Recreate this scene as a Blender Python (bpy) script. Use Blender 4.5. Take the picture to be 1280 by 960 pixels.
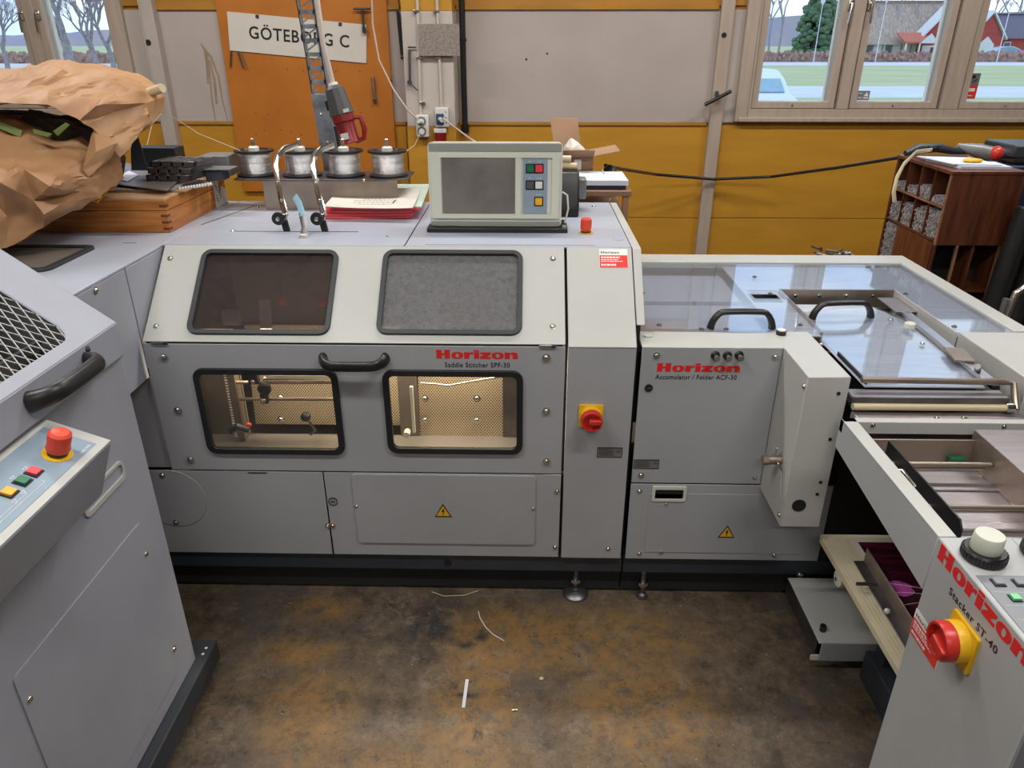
import bpy, bmesh, math, random
from mathutils import Vector, Matrix, geometry
for o in list(bpy.data.objects): bpy.data.objects.remove(o)
S = bpy.context.scene
COL = S.collection
rnd = random.Random(7)

# ------------------------------------------------------------ camera, sky, sun, lamps, exposure
cam = bpy.data.objects.new('camera', bpy.data.cameras.new('camera'))
COL.objects.link(cam)
cam.location = (0, 0, 1.65)
cam.rotation_euler = (math.radians(64.8), 0, math.radians(1.2))
cam.data.sensor_width = 36
cam.data.lens = 915 / 1280 * 36
cam.data.clip_start = 0.02
cam.data.clip_end = 2000
S.camera = cam
S.view_settings.view_transform = 'Standard'
S.view_settings.look = 'None'
S.view_settings.gamma = 1
S.view_settings.exposure = 0.25
W = bpy.data.worlds.new('sky'); S.world = W; W.use_nodes = True
nt = W.node_tree; nt.nodes.clear()
wo = nt.nodes.new('ShaderNodeOutputWorld'); bg = nt.nodes.new('ShaderNodeBackground')
tc = nt.nodes.new('ShaderNodeTexCoord'); mp = nt.nodes.new('ShaderNodeMapping')
mp.inputs['Scale'].default_value = (1.5, 1.5, 5)
nz = nt.nodes.new('ShaderNodeTexNoise'); nz.inputs['Scale'].default_value = 2.2; nz.inputs['Detail'].default_value = 6
cr = nt.nodes.new('ShaderNodeValToRGB')
cr.color_ramp.elements[0].position = 0.38; cr.color_ramp.elements[0].color = (0.30, 0.50, 0.88, 1)
cr.color_ramp.elements[1].position = 0.62; cr.color_ramp.elements[1].color = (0.70, 0.79, 0.94, 1)
L = nt.links.new
L(tc.outputs['Generated'], mp.inputs['Vector']); L(mp.outputs[0], nz.inputs['Vector']); L(nz.outputs['Fac'], cr.inputs[0])
L(cr.outputs[0], bg.inputs['Color']); L(bg.outputs[0], wo.inputs['Surface'])
bg.inputs['Strength'].default_value = 1.55
LAMP_POWER = 26.0       # watts of each ceiling tube lamp

# ------------------------------------------------------------ materials
MATS = {}
def _new(name):
    m = bpy.data.materials.new(name); m.use_nodes = True; MATS[name] = m
    n = m.node_tree; n.nodes.clear()
    out = n.nodes.new('ShaderNodeOutputMaterial'); return m, n, out
def pm(name, col, rough=0.5, metal=0.0, var=0.06, nscale=6, bump=0.0, bscale=200, stretch=None, col2=None, lo=0.4, hi=0.65,
       emit=None, coat=0, spec=0.5, aniso=0):
    """principled surface whose colour drifts between col and col2 with noise, with fine relief"""
    m, n, out = _new(name)
    b = n.nodes.new('ShaderNodeBsdfPrincipled')
    t = n.nodes.new('ShaderNodeTexCoord'); mpn = n.nodes.new('ShaderNodeMapping')
    if stretch: mpn.inputs['Scale'].default_value = stretch
    nn = n.nodes.new('ShaderNodeTexNoise'); nn.inputs['Scale'].default_value = nscale; nn.inputs['Detail'].default_value = 6
    r = n.nodes.new('ShaderNodeValToRGB')
    if col2 is None:
        col2 = tuple(max(0, c * (1 - var)) for c in col); c1 = tuple(min(1, c * (1 + var)) for c in col)
    else: c1 = col
    r.color_ramp.elements[0].position = lo; r.color_ramp.elements[1].position = hi
    r.color_ramp.elements[0].color = (*c1, 1); r.color_ramp.elements[1].color = (*col2, 1)
    k = n.links.new
    k(t.outputs['Object'], mpn.inputs[0]); k(mpn.outputs[0], nn.inputs['Vector']); k(nn.outputs['Fac'], r.inputs[0])
    k(r.outputs[0], b.inputs['Base Color'])
    b.inputs['Roughness'].default_value = rough; b.inputs['Metallic'].default_value = metal
    b.inputs['Specular IOR Level'].default_value = spec
    if coat: b.inputs['Coat Weight'].default_value = coat; b.inputs['Coat Roughness'].default_value = 0.08
    if emit:
        b.inputs['Emission Color'].default_value = (*emit[:3], 1); b.inputs['Emission Strength'].default_value = emit[3]
    if bump:
        n2 = n.nodes.new('ShaderNodeTexNoise'); n2.inputs['Scale'].default_value = bscale; n2.inputs['Detail'].default_value = 3
        k(mpn.outputs[0], n2.inputs['Vector'])
        bp = n.nodes.new('ShaderNodeBump'); bp.inputs['Strength'].default_value = bump; bp.inputs['Distance'].default_value = 0.002
        k(n2.outputs['Fac'], bp.inputs['Height']); k(bp.outputs[0], b.inputs['Normal'])
    k(b.outputs[0], out.inputs['Surface'])
    return m
def glass(name, tint, dust=0.0, ior=1.5, dustcol=(0.4, 0.38, 0.36), rough=0.02, dscale=9):
    m, n, out = _new(name)
    k = n.links.new
    tr = n.nodes.new('ShaderNodeBsdfTransparent'); tr.inputs[0].default_value = (*tint, 1)
    gl = n.nodes.new('ShaderNodeBsdfGlossy'); gl.inputs['Roughness'].default_value = rough
    f0 = ((ior - 1) / (ior + 1)) ** 2
    gm = n.nodes.new('ShaderNodeNewGeometry'); dt_ = n.nodes.new('ShaderNodeVectorMath'); dt_.operation = 'DOT_PRODUCT'
    k(gm.outputs['Normal'], dt_.inputs[0]); k(gm.outputs['Incoming'], dt_.inputs[1])
    def M(op, a, b=None):
        x = n.nodes.new('ShaderNodeMath'); x.operation = op
        for i_, q in enumerate((a, b)):
            if q is None: continue
            if isinstance(q, (int, float)): x.inputs[i_].default_value = q
            else: k(q, x.inputs[i_])
        return x
    fr = M('MULTIPLY_ADD', M('POWER', M('SUBTRACT', 1.0, M('ABSOLUTE', dt_.outputs['Value']).outputs[0]).outputs[0], 5.0).outputs[0], 1 - f0); fr.inputs[2].default_value = f0
    mx = n.nodes.new('ShaderNodeMixShader')
    cur = tr.outputs[0]
    if dust:
        df = n.nodes.new('ShaderNodeBsdfDiffuse'); df.inputs[0].default_value = (*dustcol, 1)
        t = n.nodes.new('ShaderNodeTexCoord'); nn = n.nodes.new('ShaderNodeTexNoise')
        nn.inputs['Scale'].default_value = dscale; nn.inputs['Detail'].default_value = 8; nn.inputs['Roughness'].default_value = 0.7
        k(t.outputs['Object'], nn.inputs['Vector'])
        mr = n.nodes.new('ShaderNodeMapRange'); mr.inputs[1].default_value = 0.35; mr.inputs[2].default_value = 0.75
        mr.inputs[3].default_value = dust * 0.75; mr.inputs[4].default_value = dust * 1.25
        k(nn.outputs['Fac'], mr.inputs[0])
        m2 = n.nodes.new('ShaderNodeMixShader'); k(mr.outputs[0], m2.inputs[0]); k(tr.outputs[0], m2.inputs[1]); k(df.outputs[0], m2.inputs[2])
        cur = m2.outputs[0]
    k(fr.outputs[0], mx.inputs[0]); k(cur, mx.inputs[1]); k(gl.outputs[0], mx.inputs[2]); k(mx.outputs[0], out.inputs['Surface'])
    return m
def emis(name, col, s):
    m, n, out = _new(name); e = n.nodes.new('ShaderNodeEmission'); e.inputs[0].default_value = (*col, 1); e.inputs[1].default_value = s
    n.links.new(e.outputs[0], out.inputs['Surface']); return m

G = pm('painted grey steel', (0.375, 0.382, 0.400), 0.42, 0, 0.05, 3, 0.10, 900, col2=(0.343, 0.350, 0.368))
GL = pm('light grey painted cover', (0.49, 0.49, 0.462), 0.36, 0, 0.04, 3, 0.10, 900)
GM = pm('grey painted stacker steel', (0.425, 0.435, 0.435), 0.40, 0, 0.05, 3, 0.10, 900)
GT = pm('grey painted top sheet', (0.415, 0.445, 0.52), 0.28, 0, 0.05, 3, 0.08, 900)
GB = pm('bluish grey painted steel', (0.36, 0.375, 0.435), 0.45, 0, 0.06, 3, 0.10, 800, col2=(0.305, 0.315, 0.36))
DECK = pm('pale blue grey deck sheet', (0.52, 0.56, 0.63), 0.35, 0.1, 0.1, 8, 0.1, 60, stretch=(1, 8, 1))
TRAYM = pm('brownish grey tray sheet', (0.15, 0.14, 0.13), 0.4, 0.2, 0.1)
SHEETM = pm('brownish steel sheet', (0.24, 0.21, 0.20), 0.45, 0.5, 0.15, 8)
STAIN = pm('brown drip stain', (0.33, 0.24, 0.16), 0.8, 0, 0.15, 8)
CREAMP = pm('pale cream plastic', (0.62, 0.63, 0.54), 0.4, 0, 0.03, 4, 0.08, 700)
SHADE_TRIM = pm('greenish grey plastic edge', (0.26, 0.28, 0.25), 0.45, 0, 0.03)
SLATE = pm('dark slate painted frame', (0.030, 0.036, 0.046), 0.45, 0, 0.2, 5, 0.1, 400, col2=(0.055, 0.06, 0.07), lo=0.5, hi=0.75)
BLACK = pm('black plastic', (0.013, 0.013, 0.014), 0.35, 0, 0.2, 20, 0.1, 500)
RUBBER = pm('dark grey rubber seal', (0.028, 0.031, 0.034), 0.5, 0, 0.1)
RUBBERB = pm('black rubber seal', (0.015, 0.016, 0.018), 0.4, 0, 0.1)
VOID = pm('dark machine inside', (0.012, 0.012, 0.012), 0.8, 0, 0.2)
INNER = pm('warm grey inside wall', (0.16, 0.135, 0.11), 0.6, 0.2, 0.2, 5, 0.1, 200)
STEEL = pm('brushed steel', (0.40, 0.365, 0.375), 0.36, 0.85, 0.06, 5, 0.12, 60, stretch=(1, 14, 14))
STEELB = pm('warm worn steel', (0.36, 0.295, 0.245), 0.40, .8, 0.2, 6, 0.1, 120)
STEELD = pm('dark sheet steel', (0.17, 0.16, 0.165), 0.38, 0.9, 0.25, 8, 0.1, 200)
CHROME = pm('bright screw metal', (0.66, 0.63, 0.58), 0.2, 1.0, 0.1)
ALU = pm('aluminium', (0.62, 0.63, 0.66), 0.3, 1.0, 0.1)
GALV = pm('galvanised steel', (0.36, 0.40, 0.45), 0.38, 0.85, 0.25, 22, 0.15, 90)
WIRE = pm('wound steel wire', (0.85, 0.85, 0.86), 0.25, 1.0, 0.25, 30, 0.5, 300, stretch=(0.2, 0.2, 6))
RED = pm('red plastic', (0.56, 0.03, 0.02), 0.35, 0, 0.08)
REDT = pm('red logo print', (0.72, 0.02, 0.02), 0.5, 0, 0.03)
REDST = pm('red sticker print', (0.75, 0.04, 0.03), 0.4, 0, 0.03)
REDORANGE = pm('orange red mushroom cap', (0.72, 0.065, 0.03), 0.4, 0, 0.05)
YEL = pm('yellow plastic', (0.80, 0.46, 0.01), 0.4, 0, 0.05)
YELW = pm('warning yellow print', (0.80, 0.44, 0.01), 0.5, 0, 0.05)
WHITE = pm('white plastic', (0.72, 0.71, 0.67), 0.4, 0, 0.03)
WPRINT = pm('white print', (0.80, 0.79, 0.76), 0.5, 0, 0.02)
BPRINT = pm('black print', (0.012, 0.012, 0.014), 0.5, 0, 0.05)
PLATE = pm('grey rating plate', (0.24, 0.24, 0.24), 0.4, 0.4, 0.08)
BLUEP = pm('blue grey panel film', (0.25, 0.33, 0.40), 0.4, 0, 0.05)
DGREYP = pm('grey key film', (0.22, 0.23, 0.25), 0.4, 0, 0.05)
GREENB = pm('green button', (0.01, 0.16, 0.07), 0.35, 0, 0.05)
REDB = pm('red button', (0.75, 0.05, 0.06), 0.35, 0, 0.05)
YELB = pm('amber button', (0.85, 0.42, 0.02), 0.35, 0, 0.05)
GREYB = pm('grey button', (0.08, 0.085, 0.09), 0.35, 0, 0.05)
LGREEN = pm('pale green key', (0.18, 0.62, 0.30), 0.4, 0, 0.05)
SCREEN = pm('unlit matt display', (0.16, 0.145, 0.135), 0.22, 0, 0.25, 6, 0.05, 80, spec=0.9)
SMOKE = glass('smoked acrylic', (0.62, 0.58, 0.56), 0.26, 1.45, (0.14, 0.115, 0.11), 0.05, 40)
SMOKEG = glass('scuffed grey acrylic', (0.62, 0.62, 0.63), 0.52, 1.5, (0.27, 0.27, 0.275), 0.08, 60)
CLEAR = glass('clear acrylic door pane', (0.93, 0.91, 0.88), 0.03, 1.4)
COVERG = glass('clear acrylic table cover', (0.95, 0.97, 0.99), 0.07, 1.95, (0.5, 0.55, 0.65), 0.03, 4)
PANEG = glass('window glass', (0.95, 0.97, 0.97), 0.0, 1.35)
HATCHG = glass('dusty hatch pane', (0.45, 0.42, 0.38), 0.5, 1.4, (0.24, 0.21, 0.17), 0.1, 12)
WALLW = pm('off white wall board', (0.47, 0.405, 0.37), 0.85, 0, 0.04, 3, 0.25, 160, col2=(0.435, 0.372, 0.338))
WALLY = pm('yellow painted boards', (0.54, 0.265, 0.018), 0.6, 0, 0.08, 3, 0.15, 80, stretch=(1, 1, 5), col2=(0.49, 0.23, 0.014))
WALLYD = pm('darker yellow trim board', (0.42, 0.19, 0.018), 0.6, 0, 0.08, 3, 0.15, 80, stretch=(1, 1, 5))
ORANGE = pm('orange painted chipboard', (0.50, 0.165, 0.012), 0.6, 0, 0.1, 5, 0.2, 120, col2=(0.45, 0.14, 0.010))
CREAMW = pm('cream painted wood', (0.46, 0.37, 0.30), 0.5, 0, 0.05, 4, 0.12, 60, stretch=(8, 8, 1), col2=(0.41, 0.325, 0.26))
POSTW = pm('pale grey painted post', (0.46, 0.40, 0.36), 0.55, 0, 0.05, 4, 0.1, 80)
WHITEPILLAR = pm('white painted brick pillar', (0.52, 0.46, 0.41), 0.7, 0, 0.05, 4, 0.2, 60)
CONDUIT = pm('cream conduit', (0.56, 0.50, 0.43), 0.5, 0, 0.05)
GREYPL = pm('speckled grey plate', (0.26, 0.22, 0.19), 0.6, 0, 0.2, 90, 0.1, 200)
WOODO = pm('orange varnished pine', (0.52, 0.20, 0.045), 0.4, 0, 0.2, 5, 0.1, 60, stretch=(1, 1, 14), col2=(0.36, 0.12, 0.022))
WOODT = pm('pale plywood lid', (0.50, 0.30, 0.16), 0.45, 0, 0.15, 3, 0.05, 60, stretch=(1, 8, 1))
WOODR = pm('red brown varnished wood', (0.15, 0.045, 0.018), 0.4, 0, 0.3, 5, 0.15, 60, stretch=(10, 10, 1), col2=(0.075, 0.02, 0.009))
WOODRL = pm('worn wood edge', (0.26, 0.13, 0.07), 0.5, 0, 0.3, 10)
WOODS = pm('slatted rack wood', (0.36, 0.13, 0.045), 0.5, 0, 0.2, 5, 0.1, 60)
KRAFT = pm('kraft paper', (0.43, 0.24, 0.115), 0.58, 0, 0.1, 5, 0.6, 25, col2=(0.31, 0.15, 0.065), lo=0.35, hi=0.7)
KRAFTG = pm('green print on kraft', (0.12, 0.16, 0.03), 0.6, 0, 0.1)
DARKIN = pm('dark bag contents and inside shade', (0.03, 0.022, 0.015), 0.8, 0, 0.4, 14)  # dark contents, with the shade inside the bag put into the colour
CARD = pm('brown cardboard', (0.27, 0.155, 0.09), 0.7, 0, 0.1, 5, 0.1, 60)
CARDL = pm('pale cardboard inside', (0.36, 0.22, 0.13), 0.7, 0, 0.1)
PAPER = pm('off white paper', (0.66, 0.62, 0.55), 0.7, 0, 0.03)
PAPERB = pm('cold white paper', (0.66, 0.70, 0.80), 0.7, 0, 0.03)
PAPERR = pm('red card folder', (0.82, 0.085, 0.10), 0.6, 0, 0.05)
PAPERG = pm('pale green paper', (0.48, 0.60, 0.50), 0.6, 0, 0.05)
CREAMT = pm('cream tube', (0.58, 0.48, 0.30), 0.5, 0, 0.05)
CREAMB = pm('cream ribbed board', (0.60, 0.53, 0.37), 0.5, 0, 0.04)
BLUET = pm('pale blue tape', (0.32, 0.52, 0.66), 0.5, 0, 0.05)
DMAG = pm('dark maroon print', (0.028, 0.006, 0.012), 0.2, 0, 0.5, 7, col2=(0.10, 0.012, 0.03), stretch=(1, 6, 1))
PINKP = pm('pink print', (0.42, 0.07, 0.32), 0.25, 0, 0.4, 30)
PCBG = pm('green circuit board', (0.01, 0.10, 0.05), 0.4, 0, 0.1)
TYPE = pm('grey lead type pieces', (0.26, 0.255, 0.27), 0.5, 0.3, 0.5, 60, 0.3, 120, col2=(0.62, 0.60, 0.63))
NAVY = pm('dark blue cover', (0.02, 0.03, 0.07), 0.5, 0, 0.1)
BLUEPL = pm('blue plug', (0.03, 0.07, 0.16), 0.5, 0, 0.1)
CEEGREY = pm('dark grey plug body', (0.055, 0.058, 0.06), 0.45, 0, 0.1)
CEERED = pm('deep red connector', (0.27, 0.012, 0.015), 0.35, 0, 0.2)
CEILM = pm('white ceiling board', (0.55, 0.53, 0.50), 0.8)
WALLG = pm('pale painted room wall', (0.42, 0.38, 0.33), 0.8)
TUBE = emis('lit lamp tube', (1.0, 0.97, 0.92), 5.0)
GRASS = pm('winter lawn', (0.44, 0.48, 0.22), 0.9, 0, 0.2, 0.6, col2=(0.56, 0.55, 0.30), stretch=(0.3, 1, 1))
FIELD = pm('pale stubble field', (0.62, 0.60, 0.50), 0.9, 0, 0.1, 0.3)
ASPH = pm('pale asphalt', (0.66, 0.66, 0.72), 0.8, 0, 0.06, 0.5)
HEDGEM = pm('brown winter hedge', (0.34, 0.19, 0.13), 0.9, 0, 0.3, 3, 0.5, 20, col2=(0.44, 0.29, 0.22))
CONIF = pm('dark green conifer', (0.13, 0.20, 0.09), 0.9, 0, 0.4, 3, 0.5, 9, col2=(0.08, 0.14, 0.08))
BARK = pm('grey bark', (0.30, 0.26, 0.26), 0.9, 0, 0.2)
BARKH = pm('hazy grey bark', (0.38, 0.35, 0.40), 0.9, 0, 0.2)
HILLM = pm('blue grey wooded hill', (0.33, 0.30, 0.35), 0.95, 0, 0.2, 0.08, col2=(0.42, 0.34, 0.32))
THATCH = pm('grey thatch', (0.36, 0.26, 0.19), 0.95, 0, 0.25, 2, 0.5, 8, stretch=(6, 1, 1), col2=(0.55, 0.44, 0.34))
HOUSER = pm('falu red boards', (0.44, 0.07, 0.055), 0.8, 0, 0.1, 2)
HOUSEW = pm('white lime wall', (0.75, 0.74, 0.72), 0.8)
ROOFD = pm('dark slate roof', (0.16, 0.14, 0.17), 0.8)
TILER = pm('red tile roof', (0.55, 0.16, 0.10), 0.8)
GLD = pm('dark house window', (0.10, 0.12, 0.15), 0.2)
CARW = pm('white car paint', (0.74, 0.77, 0.78), 0.25, 0, 0.02)
CARG = pm('car window glass', (0.30, 0.44, 0.50), 0.12, 0, 0.05)
CARR = pm('red car paint', (0.55, 0.05, 0.09), 0.25, 0, 0.02)
CARS = pm('silver car paint', (0.45, 0.48, 0.55), 0.25, 0.3, 0.02)

def floor_mat():
    m, n, out = _new('stained concrete'); k = n.links.new
    b = n.nodes.new('ShaderNodeBsdfPrincipled'); t = n.nodes.new('ShaderNodeTexCoord')
    def noise(sc, det=6, rg=0.6, dist=0, off=(0, 0, 0), st=(1, 1, 1)):
        mpn = n.nodes.new('ShaderNodeMapping'); mpn.inputs[1].default_value = off; mpn.inputs['Scale'].default_value = st
        x = n.nodes.new('ShaderNodeTexNoise')
        x.inputs['Scale'].default_value = sc; x.inputs['Detail'].default_value = det; x.inputs['Roughness'].default_value = rg
        x.inputs['Distortion'].default_value = dist
        k(t.outputs['Object'], mpn.inputs[0]); k(mpn.outputs[0], x.inputs['Vector']); return x.outputs['Fac']
    def ramp(f, a, bb):
        r = n.nodes.new('ShaderNodeMapRange'); r.inputs[1].default_value = a; r.inputs[2].default_value = bb; r.clamp = True
        k(f, r.inputs[0]); return r.outputs[0]
    def mix(f, a, c):
        x = n.nodes.new('ShaderNodeMix'); x.data_type = 'RGBA'; k(f, x.inputs[0])
        if isinstance(a, tuple): x.inputs[6].default_value = (*a, 1)
        else: k(a, x.inputs[6])
        x.inputs[7].default_value = (*c, 1); return x.outputs[2]
    def mul(a, c):
        x = n.nodes.new('ShaderNodeMath'); x.operation = 'MULTIPLY'; k(a, x.inputs[0]); k(c, x.inputs[1]); return x.outputs[0]
    def blob(cx, cy, rx, ry, inner=0.3, soft=1.0):
        mpn = n.nodes.new('ShaderNodeMapping'); mpn.inputs[1].default_value = (-cx / rx, -cy / ry, 0); mpn.inputs['Scale'].default_value = (1 / rx, 1 / ry, 0)
        k(t.outputs['Object'], mpn.inputs[0])
        ln = n.nodes.new('ShaderNodeVectorMath'); ln.operation = 'LENGTH'; k(mpn.outputs[0], ln.inputs[0])
        r = n.nodes.new('ShaderNodeMapRange'); r.inputs[1].default_value = soft; r.inputs[2].default_value = inner; r.clamp = True
        k(ln.outputs['Value'], r.inputs[0]); return r.outputs[0]
    c = mix(ramp(noise(13, 12, .82, .15), .40, .60), (0.042, 0.031, 0.021), (0.150, 0.108, 0.069))
    c = mix(ramp(noise(3.6, 12, .8, .2, (4, 2, 0)), .51, .60), c, (0.075, 0.062, 0.055))
    n1 = ramp(noise(16, 12, .85, .15, (1.3, 0, 0)), .40, .58)
    for (cx, cy, rx, ry) in ((-.10, 1.68, .22, .17), (.22, 1.70, .40, .16), (-.64, 1.80, .12, .07), (-.66, 1.62, .13, .07), (-.58, 1.40, .16, .18), (-.13, 1.42, .16, .22), (.32, 1.42, .26, .22), (-.25, 1.15, .5, .2)):
        c = mix(mul(blob(cx, cy, rx, ry, .45, 1.1), n1), c, (0.235, 0.128, 0.036))
    c = mix(mul(blob(-.28, 1.74, .13, .26, .3, 1.1), ramp(noise(12, 10, .75, .5, (9, 3, 0)), .40, .58)), c, (0.026, 0.026, 0.027))
    for (cx, cy, rx, ry) in ((-.175, 1.66, .035, .022), (-.13, 1.69, .025, .022), (-.20, 1.50, .03, .02), (-.16, 1.47, .05, .014), (-.15, 1.40, .022, .022), (-.12, 1.345, .02, .03), (-.30, 1.60, .05, .03)):
        c = mix(mul(blob(cx, cy, rx, ry, .3, 1.15), ramp(noise(30, 6, .7, .5, (cx, 3, 0)), .38, .55)), c, (0.014, 0.013, 0.012))
    c = mix(ramp(noise(22, 6, .75, 0, (5, 5, 0)), .63, .70), c, (0.014, 0.012, 0.011))
    c = mix(mul(ramp(noise(14, 10, .85, .5, (2, 8, 0)), .52, .70), ramp(noise(2.1, 3, .5, 0, (0, 6, 0)), .46, .60)), c, (0.22, 0.18, 0.145))
    c = mix(ramp(noise(95, 3, .6, 0, (7, 5, 0)), .69, .74), c, (0.22, 0.18, 0.13))
    c = mix(ramp(noise(70, 3, .6, 0, (3, 5, 0)), .66, .72), c, (0.020, 0.017, 0.014))
    k(c, b.inputs['Base Color'])
    rr = n.nodes.new('ShaderNodeMapRange'); rr.inputs[3].default_value = 0.42; rr.inputs[4].default_value = 0.75
    k(noise(6, 6, .7), rr.inputs[0]); k(rr.outputs[0], b.inputs['Roughness'])
    bp = n.nodes.new('ShaderNodeBump'); bp.inputs['Strength'].default_value = 0.35; bp.inputs['Distance'].default_value = 0.004
    k(noise(60, 8, .75), bp.inputs['Height']); k(bp.outputs[0], b.inputs['Normal'])
    k(b.outputs[0], out.inputs['Surface']); return m
FLOORM = floor_mat()

def dots_mat(name, base, hole, pitch, rad, axes='xz', rough=0.35, metal=0.6):
    """perforated sheet too fine to build: staggered round holes"""
    m, n, out = _new(name); k = n.links.new
    b = n.nodes.new('ShaderNodeBsdfPrincipled'); t = n.nodes.new('ShaderNodeTexCoord'); sp = n.nodes.new('ShaderNodeSeparateXYZ')
    k(t.outputs['Object'], sp.inputs[0])
    def M(op, a, c=None):
        x = n.nodes.new('ShaderNodeMath'); x.operation = op
        for i, v in enumerate((a, c)):
            if v is None: continue
            if isinstance(v, (int, float)): x.inputs[i].default_value = v
            else: k(v, x.inputs[i])
        return x.outputs[0]
    U = M('MULTIPLY', sp.outputs['XYZ'.index(axes[0].upper())], 1 / pitch); V = M('MULTIPLY', sp.outputs['XYZ'.index(axes[1].upper())], 1 / (pitch * .62))
    row = M('FLOOR', V); off = M('MULTIPLY', M('MODULO', M('ABSOLUTE', row), 2), .5)
    fu = M('SUBTRACT', M('FRACT', M('ADD', U, off)), .5); fv = M('MULTIPLY', M('SUBTRACT', M('FRACT', V), .5), .62)
    d = M('SQRT', M('ADD', M('MULTIPLY', fu, fu), M('MULTIPLY', fv, fv)))
    f = M('LESS_THAN', d, rad)
    mx = n.nodes.new('ShaderNodeMix'); mx.data_type = 'RGBA'; k(f, mx.inputs[0]); mx.inputs[6].default_value = (*base, 1); mx.inputs[7].default_value = (*hole, 1)
    k(mx.outputs[2], b.inputs['Base Color']); b.inputs['Roughness'].default_value = rough; b.inputs['Metallic'].default_value = metal
    k(b.outputs[0], out.inputs['Surface']); return m
PERF = dots_mat('perforated inner plate', (0.80, 0.68, 0.48), (0.16, 0.11, 0.06), 0.0085, 0.27)

# ------------------------------------------------------------ mesh helpers
V = Vector
def root_of(p):
    while p.parent: p = p.parent
    return p
class MB:
    def __init__(s): s.v = []; s.f = []
    def add(s, vs, fs):
        b = len(s.v); s.v += [tuple(q) for q in vs]; s.f += [tuple(i + b for i in q) for q in fs]; return s
    def box(s, a, b):
        x0, y0, z0 = a; x1, y1, z1 = b
        return s.add([(x0, y0, z0), (x1, y0, z0), (x1, y1, z0), (x0, y1, z0), (x0, y0, z1), (x1, y0, z1), (x1, y1, z1), (x0, y1, z1)],
                     [(0, 3, 2, 1), (4, 5, 6, 7), (0, 1, 5, 4), (1, 2, 6, 5), (2, 3, 7, 6), (3, 0, 4, 7)])
    def obox(s, o, u, v, w):
        """box from corner o spanned by three vectors"""
        o, u, v, w = V(o), V(u), V(v), V(w)
        P = [o, o + u, o + u + v, o + v, o + w, o + u + w, o + u + v + w, o + v + w]
        F = [(0, 3, 2, 1), (4, 5, 6, 7), (0, 1, 5, 4), (1, 2, 6, 5), (2, 3, 7, 6), (3, 0, 4, 7)]
        if u.cross(v).dot(w) < 0: F = [q[::-1] for q in F]
        return s.add(P, F)
    def plate(s, loops, o, u, v, th):
        """polygon with holes (2D loops) in the frame o,u,v, thickness th going backwards from the u x v side"""
        o, u, v = V(o), V(u), V(v); n = u.cross(v).normalized()
        tri = geometry.tessellate_polygon([[V((p[0], p[1], 0)) for p in l] for l in loops])
        flat = [p for l in loops for p in l]; N = len(flat)
        front = [o + u * p[0] + v * p[1] for p in flat]; back = [q - n * th for q in front]
        fs = []
        for t in tri:
            a, b, c = [V(flat[i]) for i in t]
            if (b - a).cross(c - a) < 0: t = t[::-1]
            fs.append(tuple(t)); fs.append(tuple(i + N for i in t[::-1]))
        k = 0
        for li, l in enumerate(loops):
            m = len(l); ar = sum(l[i][0] * l[(i + 1) % m][1] - l[(i + 1) % m][0] * l[i][1] for i in range(m))
            flip = (ar < 0) != (li > 0)
            for i in range(m):
                q = (k + i, k + i + N, k + (i + 1) % m + N, k + (i + 1) % m)
                fs.append(q[::-1] if flip else q)
            k += m
        return s.add(front + back, fs)
    def cyl(s, p0, p1, r0, r1=None, seg=16, cap=True):
        p0, p1 = V(p0), V(p1); r1 = r0 if r1 is None else r1
        a = (p1 - p0).normalized(); t = V((0, 0, 1)) if abs(a.z) < .9 else V((1, 0, 0)); u = a.cross(t).normalized(); w = a.cross(u)
        vs = []
        for p, r in ((p0, r0), (p1, r1)):
            vs += [p + u * r * math.cos(2 * math.pi * i / seg) + w * r * math.sin(2 * math.pi * i / seg) for i in range(seg)]
        fs = [(i, (i + 1) % seg, (i + 1) % seg + seg, i + seg) for i in range(seg)]
        if cap: fs += [tuple(range(seg))[::-1], tuple(range(seg, 2 * seg))]
        return s.add(vs, fs)
    def lathe(s, prof, o, a=(0, 0, 1), seg=24):
        """profile of (radius, height) along axis a from o"""
        o, a = V(o), V(a).normalized(); t = V((0, 0, 1)) if abs(a.z) < .9 else V((1, 0, 0)); u = a.cross(t).normalized(); w = a.cross(u)
        vs = []
        for r, h in prof:
            r = max(r, 1e-5)
            vs += [o + a * h + (u * math.cos(2 * math.pi * i / seg) + w * math.sin(2 * math.pi * i / seg)) * r for i in range(seg)]
        fs = []
        for j in range(len(prof) - 1):
            fs += [(j * seg + i, j * seg + (i + 1) % seg, (j + 1) * seg + (i + 1) % seg, (j + 1) * seg + i) for i in range(seg)]
        return s.add(vs, fs)
    def tube(s, pts, r, seg=8, flat=1.0, up=None):
        pts = [V(p) for p in pts]; n = len(pts); vs = []
        rs = r if isinstance(r, (list, tuple)) else [r] * n
        ref = V(up) if up else V((0, 0, 1))
        for i, p in enumerate(pts):
            d = (pts[min(i + 1, n - 1)] - pts[max(i - 1, 0)]).normalized()
            if abs(d.dot(ref)) > .97 and not up: ref = V((1, 0, 0)) if abs(d.x) < .9 else V((0, 1, 0))
            u = d.cross(ref).normalized(); w = u.cross(d).normalized()
            if not up: ref = w
            vs += [p + u * rs[i] * math.cos(2 * math.pi * j / seg) + w * rs[i] * flat * math.sin(2 * math.pi * j / seg) for j in range(seg)]
        fs = []
        for i in range(n - 1):
            fs += [(i * seg + j, i * seg + (j + 1) % seg, (i + 1) * seg + (j + 1) % seg, (i + 1) * seg + j) for j in range(seg)]
        fs += [tuple(range(seg))[::-1], tuple((n - 1) * seg + j for j in range(seg))]
        return s.add(vs, fs)
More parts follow.
